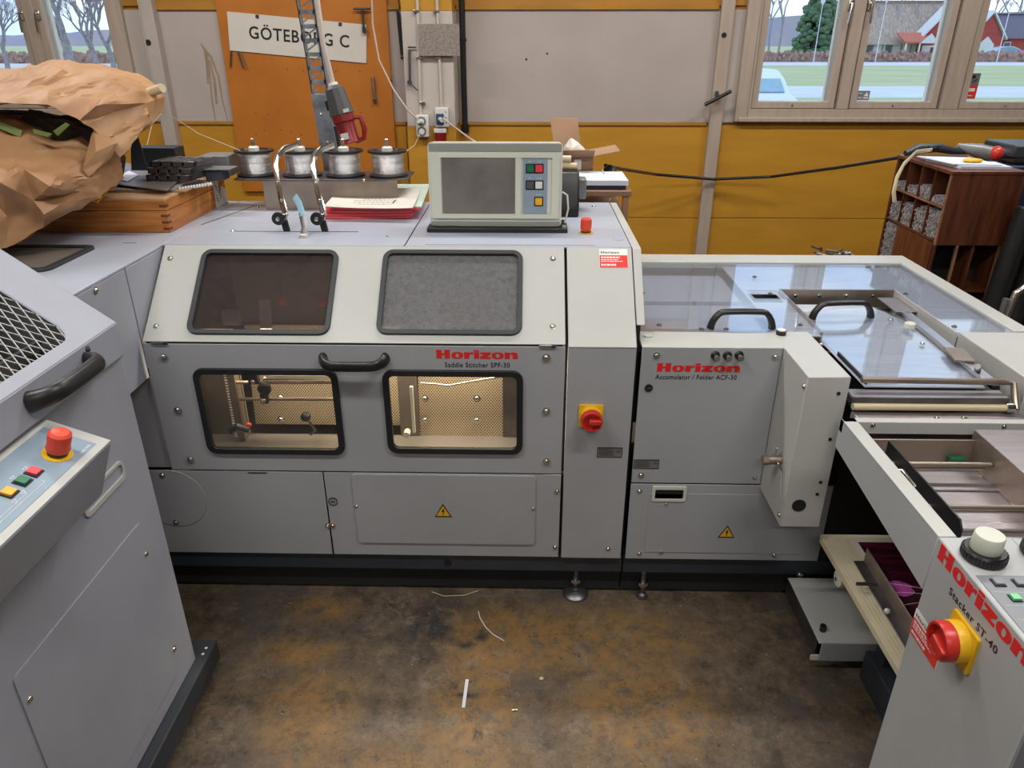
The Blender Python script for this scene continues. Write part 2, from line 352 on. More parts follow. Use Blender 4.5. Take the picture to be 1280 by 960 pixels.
    def sphere(s, c, r, sx=1, sy=1, sz=1, seg=16, rings=10):
        c = V(c); prof = []
        vs = []; fs = []
        for j in range(rings + 1):
            a = math.pi * j / rings
            vs += [(c.x + sx * r * max(1e-4, math.sin(a)) * math.cos(2 * math.pi * i / seg), c.y + sy * r * max(1e-4, math.sin(a)) * math.sin(2 * math.pi * i / seg), c.z - sz * r * math.cos(a)) for i in range(seg)]
        for j in range(rings):
            fs += [(j * seg + i, j * seg + (i + 1) % seg, (j + 1) * seg + (i + 1) % seg, (j + 1) * seg + i) for i in range(seg)]
        return s.add(vs, fs)
    def build(s, name, mat, parent=None, bevel=0, smooth=True, ang=35, seg=2):
        off = root_of(parent).location if parent else V((0, 0, 0))
        me = bpy.data.meshes.new(name)
        me.from_pydata([tuple(V(q) - off) for q in s.v], [], s.f)
        bm = bmesh.new(); bm.from_mesh(me)
        bmesh.ops.recalc_face_normals(bm, faces=bm.faces)
        bm.to_mesh(me); bm.free()
        for m_ in (mat if isinstance(mat, (list, tuple)) else [mat]): me.materials.append(m_)
        if smooth:
            me.shade_smooth(); me.set_sharp_from_angle(angle=math.radians(ang))
        o = bpy.data.objects.new(name, me); COL.objects.link(o)
        if parent: o.parent = parent
        if bevel:
            b = o.modifiers.new('bevel', 'BEVEL'); b.width = bevel; b.segments = seg; b.limit_method = 'ANGLE'; b.angle_limit = math.radians(40)
        return o
def thing(name, label, cat, loc=(0, 0, 0), group=None):
    o = bpy.data.objects.new(name, None); COL.objects.link(o); o.location = loc; o.empty_display_size = .05
    o['label'] = label; o['category'] = cat
    if group: o['group'] = group
    return o
def tag(o, label, cat, group=None, kind=None):
    """a thing that is one mesh: origin moved to its base"""
    vs = [v.co.copy() for v in o.data.vertices]
    lo = V((min(v.x for v in vs), min(v.y for v in vs), min(v.z for v in vs))); hi = V((max(v.x for v in vs), max(v.y for v in vs), max(v.z for v in vs)))
    c = V(((lo.x + hi.x) / 2, (lo.y + hi.y) / 2, lo.z))
    if o.location.length == 0:
        o.data.transform(Matrix.Translation(-c)); o.location = c
    o['label'] = label; o['category'] = cat
    if group: o['group'] = group
    if kind: o['kind'] = kind
    return o
def struct(o, label=None):
    o['kind'] = 'structure'
    if label: o['label'] = label
    return o
def lab(o, label): o['label'] = label; return o
def box(name, mat, parent, a, b, bevel=0.0015): return MB().box(a, b).build(name, mat, parent, bevel)
def rr(x0, y0, x1, y1, r, seg=5):
    """rounded rectangle loop"""
    p = []
    for cx, cy, a0 in ((x1 - r, y1 - r, 0), (x0 + r, y1 - r, 90), (x0 + r, y0 + r, 180), (x1 - r, y0 + r, 270)):
        for i in range(seg + 1):
            a = math.radians(a0 + 90 * i / seg); p.append((cx + r * math.cos(a), cy + r * math.sin(a)))
    return p
def rect(x0, y0, x1, y1): return [(x0, y0), (x1, y0), (x1, y1), (x0, y1)]
def circ(cx, cy, r, n=24): return [(cx + r * math.cos(2 * math.pi * i / n), cy + r * math.sin(2 * math.pi * i / n)) for i in range(n)]
FX, FZ = (1, 0, 0), (0, 0, 1)
SCREWS = {}
def screws(parent, pts, normal, r=0.006, name='screw', mat=None):
    """dome headed screws sharing one mesh"""
    key = (round(r, 4), name)
    if key not in SCREWS:
        m = MB().lathe([(r * 1.45, -.002), (r * 1.45, .0008), (r, .001), (r * .95, r * .45), (r * .6, r * .75), (r * .3, r * .78), (r * .28, r * .4), (0, r * .4)], (0, 0, 0), seg=12)
        me = bpy.data.meshes.new(name); me.from_pydata(m.v, [], m.f); me.materials.append(mat or CHROME); me.shade_smooth(); me.set_sharp_from_angle(angle=.7)
        SCREWS[key] = me
    q = V(normal).to_track_quat('Z', 'Y')
    for p in pts:
        o = bpy.data.objects.new(name, SCREWS[key]); COL.objects.link(o); o.parent = parent
        o.location = V(p) - root_of(parent).location; o.rotation_mode = 'QUATERNION'; o.rotation_quaternion = q
def text_mb(s, o, u, v, w, h, bold=0.0, lift=0.0006):
    """lettering outline as thin mesh fitted into a w x h box at corner o in the frame u,v"""
    cu = bpy.data.curves.new('t', 'FONT'); cu.body = s; cu.offset = bold; cu.resolution_u = 3; cu.space_character = 1.0 + bold * 7
    ob = bpy.data.objects.new('t', cu); me = bpy.data.meshes.new_from_object(ob)
    bpy.data.objects.remove(ob)
    xs = [q.co.x for q in me.vertices]; ys = [q.co.y for q in me.vertices]
    x0, x1, y0, y1 = min(xs), max(xs), min(ys), max(ys)
    u, v = V(u).normalized(), V(v).normalized(); n = u.cross(v); o = V(o)
    vs = [o + u * ((q.co.x - x0) / (x1 - x0) * w) + v * ((q.co.y - y0) / (y1 - y0) * h) + n * lift for q in me.vertices]
    fs = [tuple(p.vertices) for p in me.polygons]
    bpy.data.meshes.remove(me)
    m = MB(); m.add(vs, fs); return m
def text(s, name, mat, parent, o, u, v, w, h, bold=0.0, lift=0.0006):
    m = text_mb(s, o, u, v, w, h, bold, lift)
    off = root_of(parent).location if parent else V((0, 0, 0))
    me = bpy.data.meshes.new(name); me.from_pydata([tuple(V(q) - off) for q in m.v], [], m.f); me.materials.append(mat)
    ob = bpy.data.objects.new(name, me); COL.objects.link(ob)
    if parent: ob.parent = parent
    return ob
def logo(parent, o, u, v, w, h, mat, name='logo'):
    """the heavy wide 'Horizon' lettering drawn letter by letter"""
    X = .74
    gl = []; x = 0
    def el(cx, cy, rx, ry, p=2.5, n=28):
        out = []
        for i in range(n):
            a = 2 * math.pi * i / n; c, s_ = math.cos(a), math.sin(a)
            out.append((cx + rx * math.copysign(abs(c) ** (2 / p), c), cy + ry * math.copysign(abs(s_) ** (2 / p), s_)))
        return out
    gl.append([[(0, 0), (.62, 0), (.56, .10), (.56, .38), (.86, .38), (.86, .10), (.80, 0), (1.42, 0), (1.36, .1), (1.36, .9), (1.42, 1), (.80, 1), (.86, .9), (.86, .62), (.56, .62), (.56, .9), (.62, 1), (0, 1), (.06, .9), (.06, .1)]])
    x = 1.50; gl.append([el(x + .58, X / 2, .58, X / 2 + .02), el(x + .58, X / 2, .17, .24, 2)])
    x = 2.74; gl.append([[(x, 0), (x + .5, 0), (x + .5, .36), (x + .62, .5), (x + .86, .5), (x + .88, .76), (x + .66, .74), (x + .5, .62), (x + .5, X), (x, X)]])
    x = 3.70; gl.append([[(x, 0), (x + .5, 0), (x + .5, X), (x, X)]]); gl.append([[(x - .02, .82), (x + .52, .82), (x + .46, 1), (x - .02, 1)]])
    x = 4.28; gl.append([[(x, 0), (x + 1.06, 0), (x + 1.06, .22), (x + .66, .22), (x + 1.06, .56), (x + 1.06, X), (x + .03, X), (x + .03, .53), (x + .40, .53), (x, .2)]])
    x = 5.42; gl.append([el(x + .58, X / 2, .58, X / 2 + .02), el(x + .58, X / 2, .17, .24, 2)])
    x = 6.66; gl.append([[(x, 0), (x + .5, 0), (x + .5, .42), (x + .62, .54), (x + .72, .54), (x + .78, .44), (x + .78, 0), (x + 1.28, 0), (x + 1.28, .52), (x + 1.16, .72), (x + .86, .77), (x + .62, .72), (x + .5, .62), (x + .5, X), (x, X)]])
    u_, v_ = V(u).normalized(), V(v).normalized(); n = u_.cross(v_)
    m = MB(); sx = w / 7.94
    for loops in gl: m.plate([[(p[0] * sx, p[1] * h) for p in l] for l in loops], V(o) + n * .0008, u_, v_, .0006)
    return m.build(name, mat, parent, smooth=False)
def handle(parent, p0, p1, out, proj=.035, r=.009, mat=None, name='handle', wid=1.5, inset=.16, up=None):
    """bow handle with flared feet"""
    p0, p1, out = V(p0), V(p1), V(out).normalized(); d = p1 - p0
    P = [p0, p0 + d * .03 + out * proj * .45, p0 + d * inset * .8 + out * proj * .92, p0 + d * (inset + .1) + out * proj * 1.0, p0 + d * .5 + out * proj * 1.02,
         p1 - d * (inset + .1) + out * proj, p1 - d * inset * .8 + out * proj * .92, p1 - d * .03 + out * proj * .45, p1]
    rs = [r * 1.25, r * 1.1, r, r, r, r, r, r * 1.1, r * 1.25]
    # smooth the path
    Q = []; R = []
    for i in range(len(P) - 1):
        for t in (0, .5):
            a = P[max(i - 1, 0)]; b = P[i]; c = P[i + 1]; e = P[min(i + 2, len(P) - 1)]
            q = .5 * ((2 * b) + (c - a) * t + (2 * a - 5 * b + 4 * c - e) * t * t + (3 * b - a - 3 * c + e) * t ** 3)
            Q.append(q); R.append(rs[i] * (1 - t) + rs[i + 1] * t)
    Q.append(P[-1]); R.append(rs[-1])
    side = d.cross(out).normalized()
    m = MB().tube(Q, R, seg=12, flat=wid, up=side)
    h = m.build(name, mat or BLACK, parent, ang=50)
    return h
def warning(parent, o, u, v, h, name='warning_sign'):
    """yellow triangle with black rim and bolt"""
    u, v = V(u).normalized(), V(v).normalized(); n = u.cross(v); o = V(o); w = h * 1.12
    a = MB().plate([[(-w / 2 - .002, -.002), (w / 2 + .002, -.002), (0, h + .003)]], o + n * .0007, u, v, .0006).build(name, BPRINT, parent, smooth=False)
    MB().plate([[(-w * .43, h * .055), (w * .43, h * .055), (0, h * .90)]], o + n * .0012, u, v, .0004).build('yellow_face', YELW, a, smooth=False)
    m = MB()
    m.plate([[(-.02 * h, .66 * h), (.09 * h, .66 * h), (.02 * h, .48 * h), (.12 * h, .48 * h), (-.01 * h, .22 * h), (.015 * h, .38 * h), (-.11 * h, .38 * h)]], o + n * .0017, u, v, .0004)
    m.plate([[(-.06 * h, .24 * h), (.05 * h, .25 * h), (-.03 * h, .12 * h)]], o + n * .0017, u, v, .0004)
    m.build('bolt_symbol', BPRINT, a, smooth=False)
    return a
def rating(parent, x, z, w, h, y):
    a = MB().box((x, y - .0012, z), (x + w, y, z + h)).build('rating_plate', PLATE, parent, .0003)
    lab(a, 'small grey rating plate with black print')
    f = MB()
    f.plate([rect(x, z, x + w, z + h), rect(x + .0016, z + .0016, x + w - .0016, z + h - .003)], (0, y - .0018, 0), FX, FZ, .0004).build('plate_border', BPRINT, a, smooth=False)
    m = MB(); r_ = random.Random(int(x * 999))
    for i in range(5):
        zz = z + h * (.78 - i * .145); xx = x + w * .08
        while xx < x + w * (.62 if i > 0 else .5):
            ww = w * r_.uniform(.03, .09); m.box((xx, y - .0017, zz - h * .035), (xx + ww, y - .0013, zz + h * .035)); xx += ww + w * .025
    m.build('plate_print', BPRINT, a, smooth=False)
    text('CE', 'ce_mark', BPRINT, a, (x + w * .76, y - .0013, z + h * .48), FX, FZ, w * .15, h * .24, .01)
    return a
def sticker(parent, o, u, v, w, h):
    """white and red service sticker"""
    u, v = V(u).normalized(), V(v).normalized(); n = u.cross(v); o = V(o)
    a = MB().plate([rect(0, 0, w, h)], o + n * .0006, u, v, .0005).build('service_sticker', WPRINT, parent, smooth=False)
    lab(a, 'white and red service sticker')
    MB().plate([rect(w * .01, h * .01, w * .99, h * .66)], o + n * .001, u, v, .0003).build('red_field', REDST, a, smooth=False)
    text('Horizon', 'sticker_name', BPRINT, a, o + u * w * .06 + v * h * .75, u, v, w * .64, h * .13, .02, .0011)
    m = MB(); r_ = random.Random(5)
    for zz, t, x1 in ((.54, .045, .72), (.42, .022, .66), (.33, .022, .82), (.14, .05, .58)):
        xx = .06
        while xx < x1:
            ww = r_.uniform(.03, .10); m.plate([rect(w * xx, h * (zz - t), w * min(xx + ww, x1), h * (zz + t))], o + n * .0013, u, v, .0002); xx += ww + .02
    m.build('sticker_print', WPRINT, a, smooth=False)
    return a
def main_switch(parent, c, u, v, s, tilt=0):
    """yellow square plate with red rotary knob; c centre, s plate size"""
    u, v = V(u).normalized(), V(v).normalized(); n = u.cross(v); c = V(c)
    sw = MB().plate([rr(-s / 2, -s / 2, s / 2, s / 2, s * .06)], c + n * .006, u, v, .006).build('main_switch', YEL, parent, .001)
    lab(sw, 'red rotary main switch on a square yellow plate')
    MB().lathe([(s * .46, .005), (s * .46, .022), (s * .43, .026)], c, n, 32).build('yellow_collar', YEL, sw)
    MB().lathe([(s * .44, .024), (s * .44, .042), (s * .41, .046), (s * .36, .046), (s * .33, .034), (0, .034)], c, n, 32).build('knob', RED, sw)
    g = (u * math.cos(tilt) + v * math.sin(tilt)); q = n.cross(g)
    MB().obox(c + n * .03 - g * s * .12 - q * s * .11, g * s * .52, q * s * .22, n * .022).build('grip_bar', RED, sw, .003)
    return sw
def noise3(x, y, z):
    from mathutils import noise
    return noise.noise(V((x, y, z)))
# ------------------------------------------------------------ the room
struct(MB().box((-4.2, -4.2, -.1), (5.2, 4.8, 0)).build('floor', FLOORM, smooth=False), 'stained brown concrete workshop floor')
struct(MB().box((-4.2, -4.2, 3.2), (5.2, 4.8, 3.3)).build('ceiling', CEILM, smooth=False))
struct(MB().box((-4.2, -4.2, 0), (-4.0, 4.8, 3.2)).build('wall_left', WALLG, smooth=False))
struct(MB().box((5.0, -4.2, 0), (5.2, 4.8, 3.2)).build('wall_right', WALLG, smooth=False))
struct(MB().box((-4.0, -4.2, 0), (5.0, -4.8, 3.2)).build('wall_front', WALLG, smooth=False))
W1 = (-3.462, -2.336, 1.214, 2.62); W2 = (1.247, 3.753, 1.226, 2.62)
m = MB()
m.box((-4.0, 4.6, 0), (5.0, 4.8, 1.214)); m.box((-4.0, 4.6, 2.62), (5.0, 4.8, 3.2))
m.box((-4.0, 4.6, 1.214), (W1[0], 4.8, 2.62)); m.box((W1[1], 4.6, 1.214), (W2[0], 4.8, 2.62)); m.box((W2[1], 4.6, 1.214), (5.0, 4.8, 2.62))
wb = struct(m.build('wall_back', WALLYD, smooth=False), 'yellow and off white boarded back wall')
def board(x0, x1, z0, z1, mat, name, y=4.585, g=.002):
    return box(name, mat, wb, (x0 + g, y, z0 + g), (x1 - g, 4.5995, z1 - g), .002)
for (x0, x1) in ((-4.0, -2.179), (-2.179, -0.726), (-0.726, 1.096), (1.096, 3.1), (3.1, 5.0)):
    for (z0, z1) in ((0, .12), (.12, 0.645), (0.645, 1.192)): board(x0, x1, z0, z1, WALLY, 'yellow_board')
board(-2.112, -1.089, 1.205, 1.803, WALLW, 'white_panel'); board(-1.089, -0.406, 1.205, 1.803, WALLW, 'white_panel'); board(-0.406, 1.096, 1.205, 1.803, WALLW, 'white_panel')
board(-2.348, -2.112, 1.2045, 1.803, POSTW, 'grey_panel'); board(1.132, 1.247, 1.205, 1.803, POSTW, 'grey_panel')
for (x0, x1) in ((-2.336, -0.726), (-0.726, 1.096), (1.096, 1.247)): board(x0, x1, 1.819, 2.61, WALLYD, 'yellow_board')
for (x0, x1) in ((-2.118, -0.726), (-0.406, 1.053)):
    box('trim_strip', WALLYD, wb, (x0, 4.575, 1.19), (x1, 4.5995, 1.207), .002); box('trim_strip', WALLYD, wb, (x0, 4.572, 1.8), (x1, 4.5995, 1.822), .002)
st_ = MB()
for pts in ([(-1.878, 4.584, 1.631), (-1.855, 4.584, 1.581), (-1.854, 4.584, 1.479), (-1.867, 4.584, 1.327), (-1.864, 4.584, 1.207)], [(-1.875, 4.584, 1.623), (-1.831, 4.584, 1.556), (-1.806, 4.584, 1.458), (-1.805, 4.584, 1.327), (-1.792, 4.584, 1.207)], [(-1.864, 4.584, 1.606), (-1.86, 4.584, 1.522), (-1.875, 4.584, 1.415)], [(-1.843, 4.584, 1.543), (-1.833, 4.584, 1.436), (-1.842, 4.584, 1.305)]):
    st_.tube(pts, [.004, .008, .006, .004, .003][:len(pts)], seg=6, flat=.12, up=(0, 1, 0))
st_ = st_.build('drip_stain', STAIN, wb); lab(st_, 'brown drip stain on the off white panel')
for p in ((-0.014, 4.584, 1.548), (0.105, 4.584, 1.577)): MB().cyl(p, (p[0], 4.5825, p[2]), .006, seg=8).build('nail_head', BPRINT, wb)
# orange chipboard sheet with hooks and drill holes
ob = struct(MB().box((-1.752, 4.562, .8), (-0.793, 4.583, 2.6)).build('trim_1', ORANGE, None, .002), 'orange painted chipboard sheet on the back wall')
m = MB()
for (px, py) in ((291, 137),): pass
for i in range(26):
    x = rnd.uniform(-1.671, -0.872); z = rnd.choice((1.045, 1.154, 1.263, 1.493)) + rnd.uniform(-.02, .02); m.cyl((x, 4.5615, z), (x, 4.563, z), .0035, seg=8)
m.build('drill_hole', BPRINT, ob, smooth=False)['kind'] = 'stuff'
# posts
pl = struct(MB().box((-2.169, 4.52, .6), (-2.093, 4.585, 2.62)).build('trim_2', POSTW, None, .003), 'pale grey post beside the left window')
struct(box('trim_3', CREAMW, None, (1.06, 4.545, 0), (1.132, 4.585, 2.62), .003), 'pale wooden post left of the right window')
for (p, par) in (((-2.138, 4.52, 1.635), pl), ((-2.134, 4.52, 1.344), pl)):
    MB().cyl((p[0] - .012, 4.517, p[2]), (p[0] - .012, 4.521, p[2]), .016, seg=20).build('bolt_hole', BPRINT, par)
p = (1.087, 4.545, 1.672)
lab(MB().cyl((p[0], 4.542, p[2]), (p[0], 4.546, p[2]), .014, seg=20).build('bolt_hole', BPRINT, bpy.data.objects['trim_3']), 'round black bolt hole')
# pillar
x0, x1 = -0.69, -0.414; zt, zb = 1.788, 1.201
pil = struct(MB().box((x0, 4.4, zb), (x1, 4.586, zt)).build('wall_pillar', WHITEPILLAR, None, .003), 'square pillar painted white above and yellow below')
box('yellow_lower_band', WALLY, pil, (x0, 4.401, 0), (x1, 4.586, zb - .0005)); box('yellow_upper_band', WALLY, pil, (x0, 4.401, zt + .0005), (x1, 4.586, 3.2))
cd = MB(); 
def conduit(pts, name='conduit'):
    c_ = MB().tube(pts, .0085, seg=10).build(name, CONDUIT, pil); return c_
c1 = conduit([(-0.6, 4.39, 2.062), (-0.598, 4.39, 1.787), (-0.61, 4.39, 1.236)]); c2 = conduit([(-0.495, 4.388, 2.062), (-0.491, 4.388, 1.764), (-0.489, 4.388, 1.288)])
for c_, pts in ((c1, ((-0.605, 4.39, 1.788), (-0.602, 4.39, 1.56), (-0.596, 4.39, 1.326))), (c2, ((-0.497, 4.39, 1.787), (-0.496, 4.39, 1.56)))):
    for q in pts:
        p = q; box('clip', CHROME, c_, (p[0] - .016, 4.377, p[2] - .006), (p[0] + .016, 4.4, p[2] + .006))
p0 = (-0.599, 4.375, 1.569); p1 = (-0.375, 4.375, 1.726)
tag(MB().box((p0[0], 4.368, p0[2]), (p1[0], 4.374, p1[2])).build('metal_plate', GREYPL, None, .001), 'speckled grey rectangular plate hung over the conduits on the pillar', 'plate')
# black pipe beside pillar
PX = -0.373
t = thing('drain_pipe', 'thin black vertical pipe running down the wall beside the white pillar', 'pipe', (PX, 4.56, 1.17))
MB().tube([(PX, 4.558, 3.1), (PX, 4.558, 1.8), (PX, 4.558, 1.18)], .0165, seg=12).build('pipe_run', BLACK, t)
MB().cyl((PX, 4.558, 1.15), (PX, 4.558, 1.195), .024, seg=14).build('end_cap', BLACK, t); MB().cyl((PX, 4.558, 1.64), (PX, 4.558, 1.655), .022, seg=14).build('collar', BLACK, t)
p = (-0.737, 4.56, 1.668)
t = thing('flat_bar', 'flat black bar hanging on the wall left of the pillar', 'bar', (p[0], 4.56, p[2] - .15))
MB().obox(V((-0.742, 4.56, 1.793)), V((.018, 0, 0)), V((-0.731, 4.56, 1.548)) - V((-0.742, 4.56, 1.793)), V((0, .012, 0))).build('bar_body', BLACK, t, .002)
MB().cyl((-0.73 + .008, 4.552, 1.565), (-0.73 + .008, 4.56, 1.565), .004, seg=8).build('rivet', CHROME, t)

# ------------------------------------------------------------ windows
def window(name, W, glass_x, posts, zb):
    x0, x1, z0, z1 = W
    w = struct(MB().plate([rect(x0 - .02, z0 - .005, x1 + .02, z1 + .02), rect(glass_x[0][0] - .045, zb - .04, glass_x[-1][1] + .045, z1 - .05)], (0, 4.565, 0), FX, FZ, .075).build(name, CREAMW, None, .004))
    for (a, b) in posts:
        box('window_post', CREAMW, w, (a, 4.568, zb - .04), (b, 4.68, z1 - .05), .004)
    for (a, b) in glass_x:
        s = MB().plate([rect(a - .043, zb - .038, b + .043, z1 - .052), rect(a, zb, b, z1 - .09)], (0, 4.585, 0), FX, FZ, .045).build('sash', CREAMW, w, .005)
        s2 = MB().plate([rect(a - .04, zb - .035, b + .04, z1 - .055), rect(a, zb, b, z1 - .09)], (0, 4.66, 0), FX, FZ, .03).build('outer_sash', WPRINT, w, .003)
        MB().plate([rect(a, zb, b, z1 - .09)], (0, 4.615, 0), FX, FZ, .004).build('pane', PANEG, s, smooth=False)
        screws(s, [((a + b) / 2, 4.583, zb - .02)], (0, -1, 0), .005, 'bead_screw')
    box('window_sill', CREAMW, w, (x0 - .02, 4.545, z0 - .012), (x1 + .02, 4.6, z0 + .012), .004)
    return w
def latch(w, p, m1=-1):
    h = MB().box((p[0] - .010, p[1] - .012, p[2] - .02), (p[0] + .010, p[1], p[2] + .03)).build('window_catch', CHROME, w, .003)
    MB().tube([(p[0], p[1] - .012, p[2] + .015), (p[0], p[1] - .035, p[2] + .012), (p[0] + .004 * m1, p[1] - .04, p[2] - .05), (p[0] + .006 * m1, p[1] - .038, p[2] - .085)], .006, seg=8).build('catch_lever', CHROME, h)
g1 = [(-3.414, -2.886 - .01), (-2.754 - .0, -2.391)]
w1 = window('window_1', W1, g1, [(g1[0][1] + .04, g1[1][0] - .04)], 1.317)
latch(w1, (-2.868, 4.585, 1.771)); latch(w1, (-2.777, 4.585, 1.771))
g2 = [(1.338, 1.738), (1.907, 2.33), (2.536, 2.99), (3.159, 3.607)]
w2 = window('window_2', W2, g2, [(1.789, 1.856), (2.381, 2.485), (3.041, 3.109)], 1.323)
latch(w2, (1.77, 4.585, 1.816)); latch(w2, (1.876, 4.585, 1.816), 1)
box('left_casing', CREAMW, w2, (1.204, 4.555, 1.214), (1.277, 4.6, 2.63), .004); box('right_casing', CREAMW, w1, (-2.379, 4.555, 1.214), (-2.288, 4.6, 2.63), .004)
# stickers on panes
KX, KZ = 1.91, 1.33
s = MB().box((KX, 4.612, KZ), (KX + .075, 4.6135, KZ + .051)).build('pane_sticker', DGREYP, w2, smooth=False)
lab(s, 'dark grey sticker with pale print in the pane corner')
m = MB()
for z in (.012, .035): m.box((KX + .007, 4.6112, KZ + z), (KX + .031, 4.6118, KZ + z + .004))
m.box((KX + .041, 4.6112, KZ + .010), (KX + .068, 4.6118, KZ + .016)); m.plate([[(KX + .041, KZ + .022), (KX + .068, KZ + .022), (KX + .056, KZ + .044)]], (0, 4.6115, 0), FX, FZ, .0004)
m.build('sticker_print', WPRINT, s, smooth=False)
x, z = 2.529, 1.338
s = MB().box((x, 4.612, z), (x + .066, 4.6135, z + .137)).build('pane_sticker', PLATE, w2, smooth=False); lab(s, 'grey and red sticker in the pane corner')
MB().box((x + .001, 4.611, z + .002), (x + .065, 4.6118, z + .072)).build('red_field', REDST, s, smooth=False)
m = MB(); m.box((x + .015, 4.610, z + .04), (x + .051, 4.6106, z + .058)); m.box((x + .02, 4.610, z + .015), (x + .044, 4.6106, z + .02)); m.build('sticker_print', WPRINT, s, smooth=False)
m = MB(); m.box((x + .017, 4.610, z + .111), (x + .039, 4.6106, z + .126)); m.obox((x + .029, 4.610, z + .088), (.024, 0, .0145), (0, -.0006, 0), (0, 0, .005)); m.build('sticker_mark', BPRINT, s, smooth=False)

# ------------------------------------------------------------ ceiling lamps
def lamp(x, y, n):
    t = thing('ceiling_lamp', 'long fluorescent ceiling lamp above the ' + n, 'lamp', (x, y, 3.02))
    box('housing', WHITE, t, (x - .65, y - .09, 3.10), (x + .65, y + .09, 3.20)); 
    for d in (-.045, .045): MB().cyl((x - .6, y + d, 3.07), (x + .6, y + d, 3.07), .013, seg=10).build('lamp_tube', TUBE, t)
    l = bpy.data.lights.new('tube_light', 'AREA'); l.shape = 'RECTANGLE'; l.size = 1.25; l.size_y = .16; l.energy = LAMP_POWER; l.color = (1.0, .975, .945)
    o = bpy.data.objects.new('tube_light', l); COL.objects.link(o); o.parent = t; o.location = (0, 0, .03)
for (x, y, n) in ((-1.2, .75, 'left foreground machine'), (1.0, .75, 'stacker'), (-.1, -1.7, 'aisle behind the viewer'),
                  (-1.9, 3.0, 'wooden case'), (.2, 3.0, 'space behind the monitor'), (2.3, 3.0, 'type cabinet')): lamp(x, y, n)

# ------------------------------------------------------------ outside
ext = []
def strip(name, y0, y1, mat, z, label):
    o = struct(MB().box((-260, max(y0, 4.85), z - .3), (330, y1, z)).build(name, mat, smooth=False), label); return o
strip('ground_lawn', 4.0, 400, GRASS, -.5, 'winter lawn outside')
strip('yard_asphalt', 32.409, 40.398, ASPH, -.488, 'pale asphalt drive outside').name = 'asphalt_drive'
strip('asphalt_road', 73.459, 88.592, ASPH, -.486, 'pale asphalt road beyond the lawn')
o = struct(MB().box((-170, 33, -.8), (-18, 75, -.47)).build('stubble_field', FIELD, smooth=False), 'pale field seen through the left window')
# wooded hill far away
m = MB(); N = 90; r_ = random.Random(3)
xs = [-300 + 640 * i / N for i in range(N + 1)]; top = [V((x, 300, 4.5 + 2.5 * noise3(x * .012, 3, 0) + 1.0 * noise3(x * .12, 9, 0) + (6 if x > 60 else 0) * min(1, (x - 60) / 40))) for x in xs]
vs = [(x, 290, -1) for x in xs] + [tuple(p) for p in top] + [(x, 340, -1) for x in xs]
fs = [(i, i + 1, i + N + 2, i + N + 1) for i in range(N)] + [(i + N + 1, i + N + 2, i + 2 * N + 3, i + 2 * N + 2) for i in range(N)]
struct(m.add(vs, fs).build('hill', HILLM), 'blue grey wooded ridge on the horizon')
def hedge(name, x0, x1, y, h, label):
    m = MB(); n = int((x1 - x0) / .11); r_ = random.Random(11)
    for i in range(n):
        x = x0 + (x1 - x0) * i / n; s_ = r_.uniform(.14, .30); m.sphere((x, y + r_.uniform(-.35, .35), -.5 + h * r_.random() ** .7 * .92), s_, 1, 1, 1, 5, 4)
    m.box((x0, y - .2, -.5), (x1, y + .3, -.5 + h * .85))
    return tag(m.build(name, HEDGEM), label, 'hedge')
hedge('clipped_hedge', 24, 70, 85, 1.05, 'low brown leafless hedge along the road before the red houses')
hedge('clipped_hedge', -62, -33, 78, 1.1, 'low brown hedge across the pale field seen through the left window')
def bare_tree(x, y, h, r, label, seed, mat=BARK, group=None, fork=.3, depth=6):
    r_ = random.Random(seed); m = MB()
    def br(p, d, l, r, k):
        q = p + d * l
        mid = p + d * l * .5 + V((r_.uniform(-1, 1), r_.uniform(-1, 1), 0)) * l * .06
        m.tube([p, mid, q], [r, r * .85, r * .68], seg=5 if k > 3 else 3)
        if k == 0: return
        for i in range(3 if k > 2 else 2 + (r_.random() < .6)):
            a = r_.uniform(0, 6.28); s = r_.uniform(.32, .78); dd = (d + V((math.cos(a) * s, math.sin(a) * s, r_.uniform(-.05, .25)))).normalized()
            br(q - d * l * r_.uniform(0, .25), dd, l * r_.uniform(.62, .82), r * .58, k - 1)
    br(V((x, y, -.55)), V((r_.uniform(-.06, .06), 0, 1)), h * fork, r, depth)
    return tag(m.build('bare_tree', mat, ang=60), label, 'tree', group)
bare_tree(-23.158, 40, 10, .30, 'thick leaning bare tree in the second pane of the left window', 3, depth=7, fork=.22)
bare_tree(-25.759, 47, 10, .20, 'bare tree in the middle of the left window, right of the thick one', 8, depth=7, fork=.2)
bare_tree(-26.324, 50, 10, .18, 'slim bare tree near the right edge of the left window', 21, depth=7, fork=.2)
bare_tree(-41.097, 62, 9, .20, 'bare tree seen through the leftmost pane', 5, depth=6, fork=.2)
for i, (x, s, n) in enumerate(((32.565, 31, 'leftmost behind the white car'), (34.595, 32, 'second from the left in the first right pane'), (36.399, 33, 'just left of the conifer'), (51.297, 34, 'behind the left end of the thatched house'),
                  (67.962, 36, 'left of the red house gable'), (71.599, 37, 'behind the roof of the red house'), (74.868, 38, 'rightmost behind the red house'))):
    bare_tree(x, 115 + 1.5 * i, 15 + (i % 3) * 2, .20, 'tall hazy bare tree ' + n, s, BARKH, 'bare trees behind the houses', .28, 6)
m = MB(); r_ = random.Random(2); cx, cy = 32.361, 92
for i in range(520):
    t_ = r_.random() ** .85; a = r_.uniform(0, 6.28); R = (1 - t_) ** .5 * 2.5 + .15; z = -.3 + t_ * 7.5
    m.sphere((cx + math.cos(a) * R * r_.uniform(.4, 1), cy + math.sin(a) * R * r_.uniform(.4, 1), z), r_.uniform(.22, .45), 1.2, 1.2, .8, 6, 4)
cn = thing('conifer_tree', 'broad dark green conifer seen through the right window', 'tree', (cx, cy, -.5))
